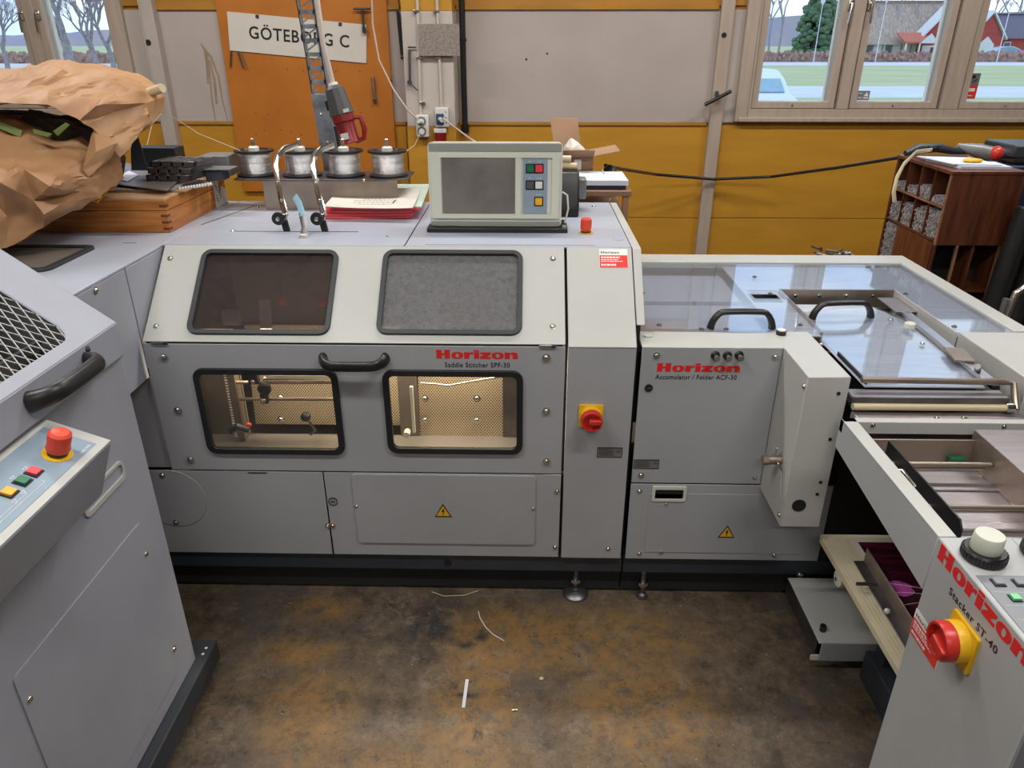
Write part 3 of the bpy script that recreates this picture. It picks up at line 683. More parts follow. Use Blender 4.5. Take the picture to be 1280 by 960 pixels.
m.build('foliage', CONIF, cn, smooth=False); MB().cyl((cx, cy, -.5), (cx, cy, 6), .22, .08).build('trunk', BARK, cn)
# thatched house with a red cross gable and tiled porch
hx0, hx1, gx = 36.2, 47.5, 50.6
t = thing('thatched_house', 'long thatched half timbered house with red gable seen in the middle pane', 'house', (44, 104, -.5))
box('wall', HOUSEW, t, (hx0, 100, -.5), (53.0, 108, 1.5), 0)
MB().obox((hx0 - .5, 99.3, 1.1), (17.2, 0, 0), (0, 4.7, 4.6), (0, .3, .35)).build('roof_slope', THATCH, t, 0); MB().obox((hx0 - .5, 108.7, 1.1), (17.2, 0, 0), (0, -4.7, 4.6), (0, -.3, .35)).build('roof_slope', THATCH, t, 0)
for i in range(11): box('timber_post', BARK, t, (hx0 + .3 + i * 1.15, 99.93, -.5), (hx0 + .42 + i * 1.15, 99.999, 1.4), 0)
for i in range(4): x = hx0 + .75 + i * 2.3; f = box('window_frame', BARK, t, (x, 99.9, .1), (x + .7, 99.99, 1.0), 0); box('pane', GLD, f, (x + .08, 99.86, .18), (x + .62, 99.9, .92), 0)
m = MB()
for i in range(7): m.obox((hx0 + .3 + i * 2.3, 103.3, 5.6), (.16, 0, 0), (0, -1.2, -1.15), (0, .1, .12))
m.build('ridge_poles', BARK, t)['kind'] = 'stuff'
MB().plate([[(47.6, -.5), (53.2, -.5), (53.2, 2.1), (gx, 5.4), (47.6, 1.9)]], (0, 98.6, 0), FX, FZ, 1.5).build('red_gable', HOUSER, t, smooth=False)
for (a, b) in (((47.0, 1.5), (gx, 5.7)), ((53.3, 2.3), (gx, 5.7))): MB().obox((a[0], 98.3, a[1]), (b[0] - a[0], 0, b[1] - a[1]), (0, 2.4, 0), (0, 0, .34)).build('barge_board', HOUSEW, t, 0)
box('white_gable_base', HOUSEW, t, (47.6, 98.5, -.5), (53.2, 98.58, 1.0), 0)
for x in (48.6, 50.4, 52.2): f = box('window_frame', HOUSER, t, (x, 98.42, -.1), (x + .7, 98.48, .8), 0); box('pane', GLD, f, (x + .08, 98.38, 0), (x + .62, 98.42, .7), 0)
MB().obox((44.6, 96.8, 1.25), (3.6, 0, 0), (0, 2.6, 1.0), (0, 0, .18)).build('tiled_porch_roof', TILER, t, 0)
MB().plate([[(46.4, 1.25), (48.6, 1.25), (47.5, 2.3)]], (0, 96.7, 0), FX, FZ, .1).build('porch_gable', HOUSEW, t, smooth=False)
for x in (44.8, 46.4, 48.3): box('porch_post', HOUSEW, t, (x, 96.9, -.5), (x + .18, 97.05, 1.3), 0)
t = thing('red_house', 'red wooden house with dark roof seen in the right pane', 'house', (64, 104, -.5))
box('wall', HOUSER, t, (57.2, 101, -.5), (74, 107, 1.9), 0)
MB().obox((56.9, 100.5, 1.75), (17.4, 0, 0), (0, 3.5, 2.6), (0, .2, .25)).build('roof_slope', ROOFD, t, 0); MB().obox((56.9, 107.5, 1.75), (17.4, 0, 0), (0, -3.5, 2.6), (0, -.2, .25)).build('roof_slope', ROOFD, t, 0)
MB().plate([[(53.9, -.5), (57.4, -.5), (57.4, 1.9), (55.65, 4.3), (53.9, 1.9)]], (0, 99.5, 0), FX, FZ, 4).build('front_gable', HOUSER, t, smooth=False)
for (a, b) in (((53.4, 1.6), (55.65, 4.6)), ((57.9, 1.6), (55.65, 4.6))): MB().obox((a[0], 99.2, a[1]), (b[0] - a[0], 0, b[1] - a[1]), (0, 4, 0), (0, 0, .24)).build('barge_board', HOUSEW, t, 0)
MB().plate([[(54.7, -.1), (56.6, -.1), (56.6, 1.1), (55.65, 2.0), (54.7, 1.1)]], (0, 99.42, 0), FX, FZ, .06).build('arched_window', HOUSEW, t, smooth=False)
for x in (58.6, 61.5, 64.5): f = box('window_frame', HOUSEW, t, (x, 100.9, .4), (x + .9, 100.98, 1.4), 0); box('pane', GLD, f, (x + .1, 100.86, .5), (x + .8, 100.9, 1.3), 0)
def car(name, label, x, y, mat, L=4.3, d=1, s=1.0):
    """small car, nose towards +x when d is 1"""
    t = thing(name, label, 'car', (x, y, -.5)); z = -.5; w = .85
    prof = [(-2.1, .35), (-2.15, .75), (-1.95, .98), (-1.5, 1.34), (-.9, 1.47), (-.1, 1.46), (.45, 1.28), (1.0, .98), (1.9, .82), (2.12, .6), (2.12, .32)]
    side = [(x + d * a * s, z + b * s) for a, b in prof]
    m = MB().plate([side], (0, y - w, 0), FX, FZ, 2 * w); m.build('car_body', mat, t, .06, seg=3)
    for yy in (y - w - .012, y + w + .012):
        g = [(x + d * a * s, z + b * s) for a, b in ((-1.45, 1.0), (-1.3, 1.3), (-.8, 1.4), (-.1, 1.39), (.35, 1.23), (.75, 1.0))]
        MB().plate([g], (0, yy, 0), FX, FZ, .02).build('side_glass', CARG, t, smooth=False)
    MB().obox((x + d * .50 * s, y - .7, z + 1.27 * s), (d * .48 * s, 0, -.27 * s), (0, 1.4, 0), (d * .015, 0, .02)).build('windscreen', CARG, t, .005)
    for a in (-1.35, 1.3):
        for yy in (y - w - .02, y + w - .16): MB().cyl((x + d * a * s, yy, z + .31), (x + d * a * s, yy + .18, z + .31), .31, seg=18).build('wheel', BLACK, t)
    MB().sphere((x + d * .62 * s, y - w - .1, z + 1.02 * s), .09, 1, 1, .8, 8, 6).build('wing_mirror', mat, t)
    return t
wc = car('parked_car', 'white car parked close outside the right window', 6.367 - .92, 20, CARW); wc.rotation_euler.z = math.radians(-90)
car('parked_car', 'silver blue car parked before the red house', 54.259, 92, CARS); car('parked_car', 'red car parked before the red house', 54.457 + 1.2, 88, CARR)
for (x, y, h, n) in ((28.972, 82, 5.2, 'conifer'), (35.182, 82, 5.4, 'thatched house'), (47.376, 82, 5.0, 'red house')):
    t = thing('street_lamp', 'thin white street lamp standing before the ' + n, 'street lamp', (x, y, -.5))
    MB().cyl((x, y, -.5), (x, y, -.5 + h), .045, .035, 8).build('lamp_post', HOUSEW, t); MB().lathe([(.04, 0), (.24, .4), (.2, .45), (0, .48)], (x, y, -.5 + h), seg=10).build('lamp_head', HOUSEW, t)
# ------------------------------------------------------------ saddle stitcher
ZT = 1.103; YF = 1.87
SLO, SLV = V((0, YF, .889)), V((0, 0.7436, 0.6686)); SLN = V((1, 0, 0)).cross(SLV)
st = thing('saddle_stitcher', 'long grey stitching machine in the middle with four dark windows and red lettering', 'machine', (-.4, 2.3, 0))
def fplate(name, loops, mat, parent, y=YF, th=.004, bevel=.0015): return MB().plate(loops, (0, y, 0), FX, FZ, th).build(name, mat, parent, bevel)
# shell
m = MB(); m.box((-1.065, 2.735, .47), (.305, 2.75, ZT - .003)); m.box((-1.07, YF + .02, .46), (.30, 2.75, .47))
m.box((-1.07, 2.13, .47), (-1.055, 2.75, ZT - .008)); m.box((.29, 2.13, .16), (.303, 2.75, ZT - .008)); m.box((.10, 2.13, .47), (.108, 2.7, ZT - .008)); m.box((-1.6, 2.72, .1), (.30, 2.74, .47))
m.build('inner_shell', INNER, st)
box('top_cover', GT, st, (-1.075, 2.108, ZT - .006), (-.362, 2.752, ZT), .0015); box('top_cover', GT, st, (-.358, 2.108, ZT - .006), (.3035, 2.752, ZT), .0015)
# slots and marks in the cover tops
m = MB(); m.box((-.92, 2.272, ZT), (-.53, 2.277, ZT + .0006)); m.box((-1.0, 2.66, ZT), (-.5, 2.664, ZT + .0006)); m.obox((-1.065, 2.36, ZT), (.07, .30, 0), (.004, 0, 0), (0, 0, .0006))
m.box((-.30, 2.12, ZT), (.2, 2.122, ZT + .0005)); m.cyl((-.43, 2.22, ZT), (-.43, 2.22, ZT + .0006), .004, seg=10); m.cyl((.18, 2.37, ZT), (.18, 2.37, ZT + .0006), .006, seg=10)
m.build('cover_slot', BPRINT, st, smooth=False)
screws(st, [(-.93, 2.28, ZT), (.24, 2.68, ZT), (-.97, 2.63, ZT)], (0, 0, 1), .006)
MB().lathe([(.017, 0), (.017, .0015), (0, .0015)], (0.276, 2.198, 1.103), seg=20).build('cover_plug', GT, st)
# slanted door with two windows
def slw(pts, r=.03):
    x0 = min(p[0] for p in pts); x1 = max(p[0] for p in pts); y0 = min(p[1] for p in pts); y1 = max(p[1] for p in pts); return (x0, y0, x1, y1)
UD = [[(-1.068, .002), (.108, .002), (.108, .318), (-1.068, .318)]]
uw = [(-.950, .024, -.548, .301), (-.418, .028, -.012, .303)]
ud = MB().plate(UD + [rr(a + .012, b + .012, c - .012, d - .012, .018) for a, b, c, d in uw], SLO, FX, SLV, .004).build('upper_door', GL, st, .0015)
for i, (a, b, c, d) in enumerate(uw):
    g = MB().plate([rr(a, b, c, d, .03), rr(a + .014, b + .014, c - .014, d - .014, .016)], SLO - SLN * -.008, FX, SLV, .012).build('window_seal', RUBBER, ud, .004)
    MB().plate([rr(a + .01, b + .01, c - .01, d - .01, .02)], SLO - SLN * .003, FX, SLV, .003).build('smoked_pane', SMOKE if i == 0 else SMOKEG, ud, smooth=False)
def slp(x, s, h=0): return SLO + V((x, 0, 0)) + SLV * s + SLN * h
screws(ud, [slp(*(-1.043, 0.272)), slp(*(-1.039, 0.049)), slp(*(0.075, 0.279)), slp(*(0.073, 0.058))], SLN, .006)
for px, x in ((200, -1.02), (684, 0.058)):
    box('hinge', CHROME if px > 300 else STEELD, st, (x - .022, 1.864, .884), (x + .012, 1.868, .890), .0005)
    box('hinge_gap', BPRINT, st, (x + .012, 1.864, .884), (x + .024, 1.868, .889), 0)
# lower door
DZ0, DZ1 = .474, .884
box('door_gap_backing', VOID, st, (-1.06, 1.875, .878), (.10, 1.879, .889), 0)  # added black backing, keeps inside light from leaking through the door gap
lw = [(-.943, .535, -.532, .812), (-.405, .543, -.008, .812)]
ld = MB().plate([rect(-1.068, DZ0, .108, DZ1)] + [rr(a + .012, b + .012, c - .012, d - .012, .02) for a, b, c, d in lw], (0, YF, 0), FX, FZ, .004).build('lower_door', G, st, .0015)
for (a, b, c, d) in lw:
    MB().plate([rr(a, b, c, d, .03), rr(a + .018, b + .018, c - .018, d - .018, .016)], (0, YF - .009, 0), FX, FZ, .014).build('window_seal', RUBBERB, ld, .004)
    MB().plate([rr(a + .01, b + .01, c - .01, d - .01, .02)], (0, YF + .002, 0), FX, FZ, .003).build('clear_pane', CLEAR, ld, smooth=False)
handle(ld, (-0.567, 1.87, 0.844), (-0.392, 1.87, 0.845), (0, -1, -.12), .045, .0105)
screws(ld, [(-1.016, 1.866, 0.846), (-1.008, 1.866, 0.678), (-1.002, 1.866, 0.513), (0.056, 1.866, 0.853), (0.059, 1.866, 0.687), (0.063, 1.866, 0.519)], (0, -1, 0), .0075)
lab(logo(ld, (-0.251, YF, 0.847), FX, FZ, .228, .026, REDT), 'red brand lettering')
text('Saddle Stitcher SPF-30', 'model_lettering', BPRINT, ld, (-0.227, YF, 0.82), FX, FZ, .182, .0155, .016)
# machinery behind the panes
YP = 2.0
pp = MB().plate([[(-.87, .532), (-.39, .532), (-.39, .86), (-.87, .86)]], (0, YP, 0), FX, (0, .12, .9928), .003).build('perforated_plate', PERF, st, smooth=False)
MB().plate([[(-.33, .533), (-.018, .533), (-.018, .70), (-.07, .752), (-.07, .806), (-.33, .806)]], (0, YP - .064, 0), FX, (0, .12, .9928), .003).build('perforated_plate', PERF, st, smooth=False)
screws(st, [(-0.309, 2.0, 0.657), (-0.149, 2.0, 0.659), (-0.312, 2.0, 0.583), (-0.151, 2.0, 0.584), (-0.752, 2.0, 0.656), (-0.762, 2.0, 0.58)], (0, -1, 0), .008, 'plate_screw')
screws(st, [(-0.953, 2.0, 0.653), (-0.97, 2.0, 0.581)], (0, -1, 0), .008, 'plate_screw')
box('drip_tray', TRAYM, st, (-1.0, 1.885, .50), (.05, 2.0, .530), .002); box('drip_tray_lip', ALU, st, (-1.0, 1.882, .50), (.05, 1.886, .532), .001)
box('inner_side_panel', INNER, st, (-1.0, 1.99, .531), (-.862, 2.0, .88), .001)
m = MB()
for (a, b) in (((-0.871, 1.96, 0.669), (-0.561, 1.96, 0.672)), ((-0.862, 1.96, 0.725), (-0.555, 1.96, 0.728)), ((-0.778, 1.96, 0.739), (-0.553, 1.96, 0.743))):
    m = MB(); m.cyl(a, b, .0055, seg=10); m.build('guide_rod', STEELB, st)
box('light_bar', CREAMP, st, (-0.761, 1.93, 0.75), (-.54, 1.95, 0.763), .001)
box('side_rail', STEELB, st, (-0.884, 1.95, .532), (-0.862, 1.985, .79), .002)
m = MB()
for i in range(26): m.box((-0.889 - .004, 1.948, .545 + i * .009), (-0.889 + .003, 1.951, .549 + i * .009))
m.build('scale_strip', WPRINT, st, smooth=False)
# clamps and knobs behind the left pane
c = (-0.775, 1.93, 0.708); k = MB().tube([(c[0], 1.94, c[2] + .03), (c[0], 1.93, c[2] - .035)], .013, seg=12).build('clamp', BLACK, st)
MB().lathe([(.017, 0), (.02, .004), (.02, .012), (.015, .016), (0, .016)], (c[0] + .006, 1.935, c[2] + .012), (0, -1, 0), 20).build('clamp_knob', BLACK, k); screws(k, [(c[0], 1.917, c[2] - .022)], (0, -1, 0), .006)
c = (-0.801, 1.93, 0.742); k2 = box('clamp', BLACK, st, (c[0] - .015, 1.93, c[2] - .01), (c[0] + .015, 1.95, c[2] + .05), .003); screws(k2, [(c[0], 1.929, c[2])], (0, -1, 0), .005)
c = (-0.659, 1.93, 0.627); k = MB().sphere(c, .0155).build('ball_lever', BLACK, st); MB().tube([V(c), V((-0.642, 1.95, 0.57)), V((-0.659, 1.95, 0.555))], .004, seg=8).build('lever_rod', STEELD, k)
c = (-0.863, 1.92, 0.586); k = MB().tube([(c[0] - .03, 1.93, c[2] - .01), (c[0], 1.92, c[2] + .012), (c[0] + .03, 1.92, c[2])], .010, seg=10).build('wing_lever', BLACK, st)
c = (-0.827, 1.91, 0.609); MB().sphere(c, .007, 1.3, 1, 1, 10, 8).build('red_lever_tip', REDORANGE, k)
# rail and rods behind the right pane
box('paper_stop', CREAMP, st, (-0.34, 1.925, 0.578), (-0.331, 1.935, 0.731), .001)
c = (-0.355, 1.92, 0.581); MB().cyl((c[0], 1.93, c[2]), (c[0], 1.905, c[2]), .010, seg=16).build('stop_knob', CREAMP, st)
MB().tube([(-0.309, 1.94, 0.737), (-0.263, 1.93, 0.739), (-0.226, 1.92, 0.739), (-0.155, 1.91, 0.758), (-0.058, 1.9, 0.781)], .0028, seg=8).build('bent_guide_rod', STEELB, st)
box('inner_cross_panel', INNER, st, (-.9, 2.14, .85), (.09, 2.15, 1.08), .001)
box('back_panel', INNER, st, (-.388, 1.992, .532), (-.33, 1.998, .87), .001); box('dark_bracket', STEELD, st, (-.07, 1.99, .532), (.06, 1.995, .87), .001)
for (c, mm) in (((-0.724, 2.06, 0.942), REDORANGE), ((-0.605, 2.06, 0.94), REDORANGE)):
    k = MB().lathe([(.0, 0), (.012, 0), (.014, .005), (.014, .016), (.01, .02), (0, .02)], V(c), (0, -.6, .7), 16).build('orange_knob', mm, st)
MB().obox((-0.775, 1.98, 0.886), (.035, 0, 0), (-.01, .05, .075), (0, .003, 0)).build('inner_bracket', STEEL, st, .001)
box('inner_bracket', PLATE, st, (-0.872, 1.96, .905), (-0.823, 1.975, .95), .001)
MB().obox((-0.301, 1.98, 0.89), (.045, 0, 0), (0, .04, .08), (0, .003, 0)).build('inner_bracket', CREAMP, st, .001)
box('inner_rail', STEELD, st, (-.4, 1.975, .90), (-.02, 1.98, .925), .001)
# small work lamp inside the cabinet
il = box('inside_lamp', WHITE, st, (-.38, 2.15, 1.06), (-.02, 2.19, 1.085), .002)
l = bpy.data.lights.new('work_light', 'AREA'); l.shape = 'RECTANGLE'; l.size = .5; l.size_y = .05; l.energy = 3.6; l.color = (1, .86, .66)
o = bpy.data.objects.new('work_light', l); COL.objects.link(o); o.parent = il; o.location = V((-.2, 1.975, .89)) - st.location; o.rotation_euler = (math.radians(-12), 0, 0)
o2 = o.copy(); o2.data = l.copy(); o2.data.energy = 2.2; COL.objects.link(o2); o2.parent = il; o2.location = V((-.7, 1.975, .89)) - st.location
# column at the right end
cx0, cx1 = .116, .304
cu = MB().plate([[(cx0, -.006), (cx1, -.006), (cx1, .318), (cx0, .318)]], SLO, FX, SLV, .012).build('column_top', GL, st, .002)
clp = fplate('column_front', [[(cx0, .162), (cx1, .162), (cx1, .887), (cx0, .887)]], G, st, YF - .002, .02, .003)
m = MB(); m.plate([[(YF + .05, .93), (2.76, .93), (2.76, ZT - .002), (2.10, ZT - .002)]], (.331, 0, 0), (0, 1, 0), (0, 0, 1), .024); m.build('side_flange', GL, st, .002)
MB().plate([[(1.89, .17), (2.7, .17), (2.7, ZT - .008), (2.13, ZT - .008), (1.90, .885)]], (.1155, 0, 0), (0, 1, 0), FZ, .007).build('gap_filler', VOID, st, smooth=False); box('gap_filler', VOID, st, (.304, 1.92, .16), (.318, 2.6, .93), 0)
sticker(cu, slp(0.192 * 0 + .2095, .249), FX, SLV, .082, .063)
main_switch(clp, (0.187, 1.868, 0.674), FX, FZ, .070)
rating(clp, 0.211, 0.536, .074, .033, YF - .0022)
screws(clp, [(0.263, 1.868, 0.201)], (0, -1, 0), .006)
es = MB().lathe([(.024, 0), (.024, .002), (.0, .002)], (0.183, 2.278, 1.103), seg=24).build('stop_button_ring', YEL, st)
e = (0.183, 2.278, 1.103)
MB().lathe([(.0, .002), (.015, .002), (.016, .012), (.0175, .014), (.0175, .036), (.0165, .042), (.012, .046), (0, .047)], e, seg=24).build('emergency_stop', REDORANGE, es)
MB().lathe([(.0165, .002), (.0165, .006), (.014, .008), (0, .008)], e, seg=24).build('black_seat', BLACK, es)
# lower panels
fplate('lower_panel', [rect(-1.62, .163, -.612, .469)], G, st, YF + .002); fplate('lower_panel', [rect(-.608, .163, .108, .469)], G, st, YF + .002)
ap = MB().plate([rr(-.524, .213, .032, .466, .012)], (0, YF - .003, 0), FX, FZ, .006).build('access_panel', G, st, .0015)
warning(ap, (-.251, YF - .003, 0.317), FX, FZ, .044)
cp = MB().plate([circ(-1.085, .368, .103, 48)], (0, YF + .0005, 0), FX, FZ, .003).build('round_cover_plate', G, st, .001)
screws(cp, [(-1.101, 1.87, 0.453), (-1.093, 1.87, 0.28)], (0, -1, 0), .0065)
screws(st, [(-0.615, 1.87, 0.275), (-0.6, 1.87, 0.275), (-0.518, 1.87, 0.348), (0.097, 1.87, 0.412), (0.097, 1.87, 0.203), (-1.004, 1.87, 0.511)], (0, -1, 0), .006)
screws(ap, [(0.026, 1.866, 0.35)], (0, -1, 0), .004)
c = (-0.59, 1.87, 0.365); MB().lathe([(.0145, 0), (.0145, .002), (.012, .002), (.012, -.001), (0, -.001)], (c[0], YF + .0015, c[2]), (0, -1, 0), 24).build('lock_plug', STEELD, st)
MB().box((c[0] - .007, YF - .001, c[2] - .0015), (c[0] + .007, YF, c[2] + .0015)).build('lock_slot', BPRINT, st)
box('wear_mark', STEELD, st, (-0.838, YF + .0012, .462), (-0.781, YF + .0018, .467), 0)
# base frame and feet
bf = box('base_frame', SLATE, st, (-1.62, 1.882, .098), (.312, 1.94, .163), .003)
MB().cyl((-0.246, 1.8785, .128), (-0.246, 1.8815, .128), .012, seg=18).build('frame_hole', BPRINT, bf)
box('under_shade_box', VOID, st, (-1.62, 1.905, .012), (.312, 2.72, .10), 0)  # black box standing in for the shadowed floor under the base frame
def foot(parent, x, y, r, zt=.1):
    f = MB().lathe([(0, 0), (r, 0), (r, .006), (r * .8, .014), (r * .35, .018), (r * .35, .024), (.008, .026), (.008, zt), (0, zt)], (x, y, 0), seg=24).build('levelling_foot', STEELD, parent)
    MB().lathe([(0, .05), (.016, .05), (.016, .064), (0, .064)], (x, y, 0), seg=6).build('lock_nut', CHROME, f)
foot(st, .168, 1.89, .042); foot(st, -1.45, 1.905, .042)
lab(box('left_front_strip', G, st, (-1.62, 1.885, .472), (-1.073, 1.889, .775), .001), 'narrow grey front strip left of the lower door')

# ------------------------------------------------------------ left transport section
tu = thing('transport_section', 'grey covered machine section left of the stitcher, under the wooden case', 'machine', (-1.6, 2.2, 0))
box('top_cover', GT, tu, (-2.35, 1.50, ZT - .008), (-1.078, 2.75, ZT), .002)
m = MB(); m.plate([[(1.50, .775), (1.884, .775), (1.884, ZT - .009), (1.50, ZT - .009)]], (-1.078, 0, 0), (0, 1, 0), FZ, .004); sp = m.build('side_cover', GB, tu, .002)
MB().plate([[(1.889, .80), (1.93, .80), (2.14, ZT - .009), (1.889, ZT - .009)]], (-1.078, 0, 0), (0, 1, 0), FZ, .004).build('rear_side_cover', GB, tu, .002)
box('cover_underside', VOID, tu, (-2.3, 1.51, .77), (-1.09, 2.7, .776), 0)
box('back_panel', GB, tu, (-2.35, 2.74, .1), (-1.09, 2.75, ZT - .009), .001)
screws(sp, [(-1.076, 1.732, 1.083), (-1.076, 1.754, 0.802)], (1, 0, 0), .007)
h = MB().plate([rr(-1.75, 1.815, -1.245, 2.07, .03), rr(-1.73, 1.835, -1.265, 2.05, .015)], (0, 0, ZT + .008), FX, (0, 1, 0), .01).build('hatch_seal', RUBBER, tu, .003)
MB().plate([rr(-1.74, 1.825, -1.255, 2.06, .02)], (0, 0, ZT + .003), FX, (0, 1, 0), .002).build('hatch_pane', INNER, tu, smooth=False)
m = MB(); m.box((-1.27, 1.52, ZT), (-1.268, 1.79, ZT + .0005)); m.box((-1.20, 2.12, ZT), (-1.16, 2.123, ZT + .0006)); m.build('cover_seam', BPRINT, tu, smooth=False)
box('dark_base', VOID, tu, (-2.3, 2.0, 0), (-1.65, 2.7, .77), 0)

# ------------------------------------------------------------ touch panel
mo = thing('control_monitor', 'pale cream control monitor with grey touch screen and five coloured keys on the stitcher top', 'monitor', (-.095, 2.3, ZT))
MO, MV = V((0, 2.292, ZT + .004)), V((0, .09, .9959)).normalized(); MN = V((1, 0, 0)).cross(MV)
def mp_(x, s, h=0): return MO + V((x, 0, 0)) + MV * s + MN * h
mx0, mx1, mh = -.306, .106, .262
MB().plate([rr(mx0, .012, mx1, mh, .012)], MO, FX, MV, .085).build('monitor_case', CREAMP, mo, .006)
MB().plate([rr(mx0 + .008, .036, mx1 - .008, mh - .034, .006), rr(mx0 + .04, .05, mx1 - .032, mh - .044, .003)], MO + MN * .006, FX, MV, .006).build('front_rim', CREAMP, mo, .003)
MB().obox(mp_(mx0 + .004, mh - .026, .0005), (mx1 - mx0 - .008, 0, 0), MV * .022, MN * .001).build('top_stripe', SHADE_TRIM, mo)
MB().obox(mp_(mx0 + .004, .015, .0005), (mx1 - mx0 - .008, 0, 0), MV * .012, MN * .001).build('bottom_stripe', SHADE_TRIM, mo)
MB().plate([rr(-.263, .052, -.040, .219, .003)], MO + MN * .003, FX, MV, .003).build('touch_screen', SCREEN, mo, smooth=False)
MB().plate([rect(-.038, .048, -.020, .222)], MO + MN * .005, FX, MV, .004).build('divider', CREAMP, mo, .001)
kp = MB().plate([rr(-.014, .052, .060, .219, .002)], MO + MN * .003, FX, MV, .003).build('key_panel', BLUEP, mo, smooth=False)
def key(parent, o, u, v, s, mat, name='key'):
    u, v = V(u), V(v); n = u.cross(v); o = V(o)
    k = MB().plate([rect(-s * .62, -s * .62, s * .62, s * .62)], o + n * .002, u, v, .002).build(name + '_bezel', BPRINT, parent, .0004)
    MB().plate([rr(-s * .47, -s * .47, s * .47, s * .47, s * .08)], o + n * .006, u, v, .0045).build(name, mat, k, .0008)
for (x, s, mm) in ((.001 + .0065, .187, GREENB), (.0345, .187, REDB), (.0075, .138, GREYB), (.0345, .138, WHITE), (.0345, .089, YELB)): key(kp, mp_(x, s, .003), FX, MV, .0225, mm)
for (x, s, w) in ((.002, .206, .008), (.031, .206, .008), (.003, .157, .007), (.028, .157, .014), (.028, .108, .014)):
    MB().plate([rect(x, s, x + w, s + .002), rect(x + .0015, s + .0006, x + w - .0015, s + .0014)], MO + MN * .0035, FX, MV, .0003).build('key_mark', WPRINT, kp, smooth=False)
box('mounting_tray', BLACK, mo, (mx0 - .008, 2.27, ZT), (mx1 + .02, 2.40, ZT + .014), .002)
box('tray_end', PLATE, mo, (mx1 + .003, 2.272, ZT + .014), (mx1 + .016, 2.30, ZT + .020), .001)
MB().tube([(mx1 + .004, 2.36, ZT + .11), (mx1 + .02, 2.36, ZT + .10), (mx1 + .024, 2.35, ZT + .06), (mx1 + .014, 2.345, ZT + .015)], .003, seg=8).build('monitor_cable', WHITE, mo)

# ------------------------------------------------------------ accumulator / folder
ZF = .887
fo = thing('paper_folder', 'low grey folding machine right of the stitcher with clear cover and red lettering', 'machine', (.9, 2.3, 0))
x0, x1 = .319, .702
m = MB(); m.box((.322, 2.79, .16), (1.45, 2.81, ZF - .01)); m.box((1.44, 2.0, .16), (1.455, 2.81, ZF - .01)); m.build('outer_shell', G, fo)
tb = MB().plate([rect(.322, 1.992, 1.452, 2.79), rect(.858, 1.97 + .03, 1.236, 2.388), ] , (0, 0, ZF - .062), FX, (0, 1, 0), .004).build('table_sheet', DECK, fo, .001)
mw = MB(); mw.box((.33, 1.985, ZF - .058), (.36, 2.70, ZF - .012)); mw.build('left_rail', ALU, fo, .001)
box('belt_bed', GT, fo, (.36, 2.10, ZF - .060), (.72, 2.32, ZF - .035), .001); box('belt_bed', GT, fo, (.36, 2.36, ZF - .060), (.72, 2.66, ZF - .035), .001)
box('inner_cross_bar', ALU, fo, (.36, 2.0, ZF - .058), (.72, 2.05, ZF - .015), .001)
# painted deck to the right of the recess, just below the clear cover
MB().plate([[(.735, 1.992), (.856, 1.992), (.856, 2.392), (1.238, 2.392), (1.238, 1.997), (1.40, 1.997), (1.40, 2.70), (.735, 2.70)], rr(.722 + .02, 2.29, .84, 2.38, .006)], (0, 0, ZF - .012), FX, (0, 1, 0), .004).build('deck_plate', DECK, fo, .001)
cv = MB().plate([[(.332, 1.987), (.856, 1.987), (.856, 2.392), (1.238, 2.392), (1.238, 1.997), (1.401, 1.997), (1.401, 2.705), (.332, 2.705)], rr(.722 + .02, 2.29, .84, 2.38, .006)], (0, 0, ZF + .001), FX, (0, 1, 0), .005).build('clear_cover', COVERG, fo, smooth=False)
screws(cv, [(0.808, 2.53, 0.888), (0.385, 2.34, 0.888), (0.392, 2.038, 0.888), (0.808, 2.341, 0.888), (0.808, 2.047, 0.888), (0.51, 2.008, 0.888), (0.582, 2.009, 0.888), (1.259, 2.661, 0.888), (1.256, 2.35, 0.888), (1.256, 2.043, 0.888)], (0, 0, 1), .0055, 'cover_screw', STEELD)
# openings' walls
m = MB(); m.box((.852, 1.995, ZF - .10), (.857, 2.395, ZF)); m.box((.857, 2.39, ZF - .105), (1.24, 2.396, ZF)); m.build('recess_wall', STEELB, fo, .0005)
box('recess_side_wall', GL, fo, (1.237, 1.995, ZF - .09), (1.243, 2.395, ZF), .0005)
screws(fo, [(x, 2.3895, ZF - .02) for x in (.91, .99, 1.08, 1.17)], (0, -1, 0), .005); screws(fo, [(1.2365, y, ZF - .03) for y in (2.34, 2.27)], (-1, 0, 0), .005)
box('recess_floor', VOID, fo, (.86, 1.7, ZF - .12), (1.24, 2.39, ZF - .11), 0)
# top flanges
fl = box('front_flange', GL, fo, (x0, YF, ZF - .005), (.806, 1.986, ZF + .0005), .003)
box('rear_rail', GL, fo, (.32, 2.705, ZF - .02), (1.455, 2.81, ZF + .006), .003)
box('right_rail', GL, fo, (1.402, 1.997, ZF - .02), (1.455, 2.704, ZF + .006), .003)
MB().lathe([(.013, 0), (.013, .003), (0, .003)], (0.346, 1.947, 0.888), seg=18).build('flange_plug', PAPERG, fo)
k = MB().lathe([(0, 0), (.014, 0), (.014, .012), (0, .012)], (0.727, 1.968, 0.888), seg=20).build('black_stop', BLACK, fo); MB().lathe([(0, .012), (.012, .012), (.012, .015), (0, .015)], (0.727, 1.968, 0.888), seg=20).build('white_cap', WHITE, k)
handle(fo, (0.536, 2.012, 0.889), (0.716, 2.016, 0.889), (0, 0, 1), .05, .0085)
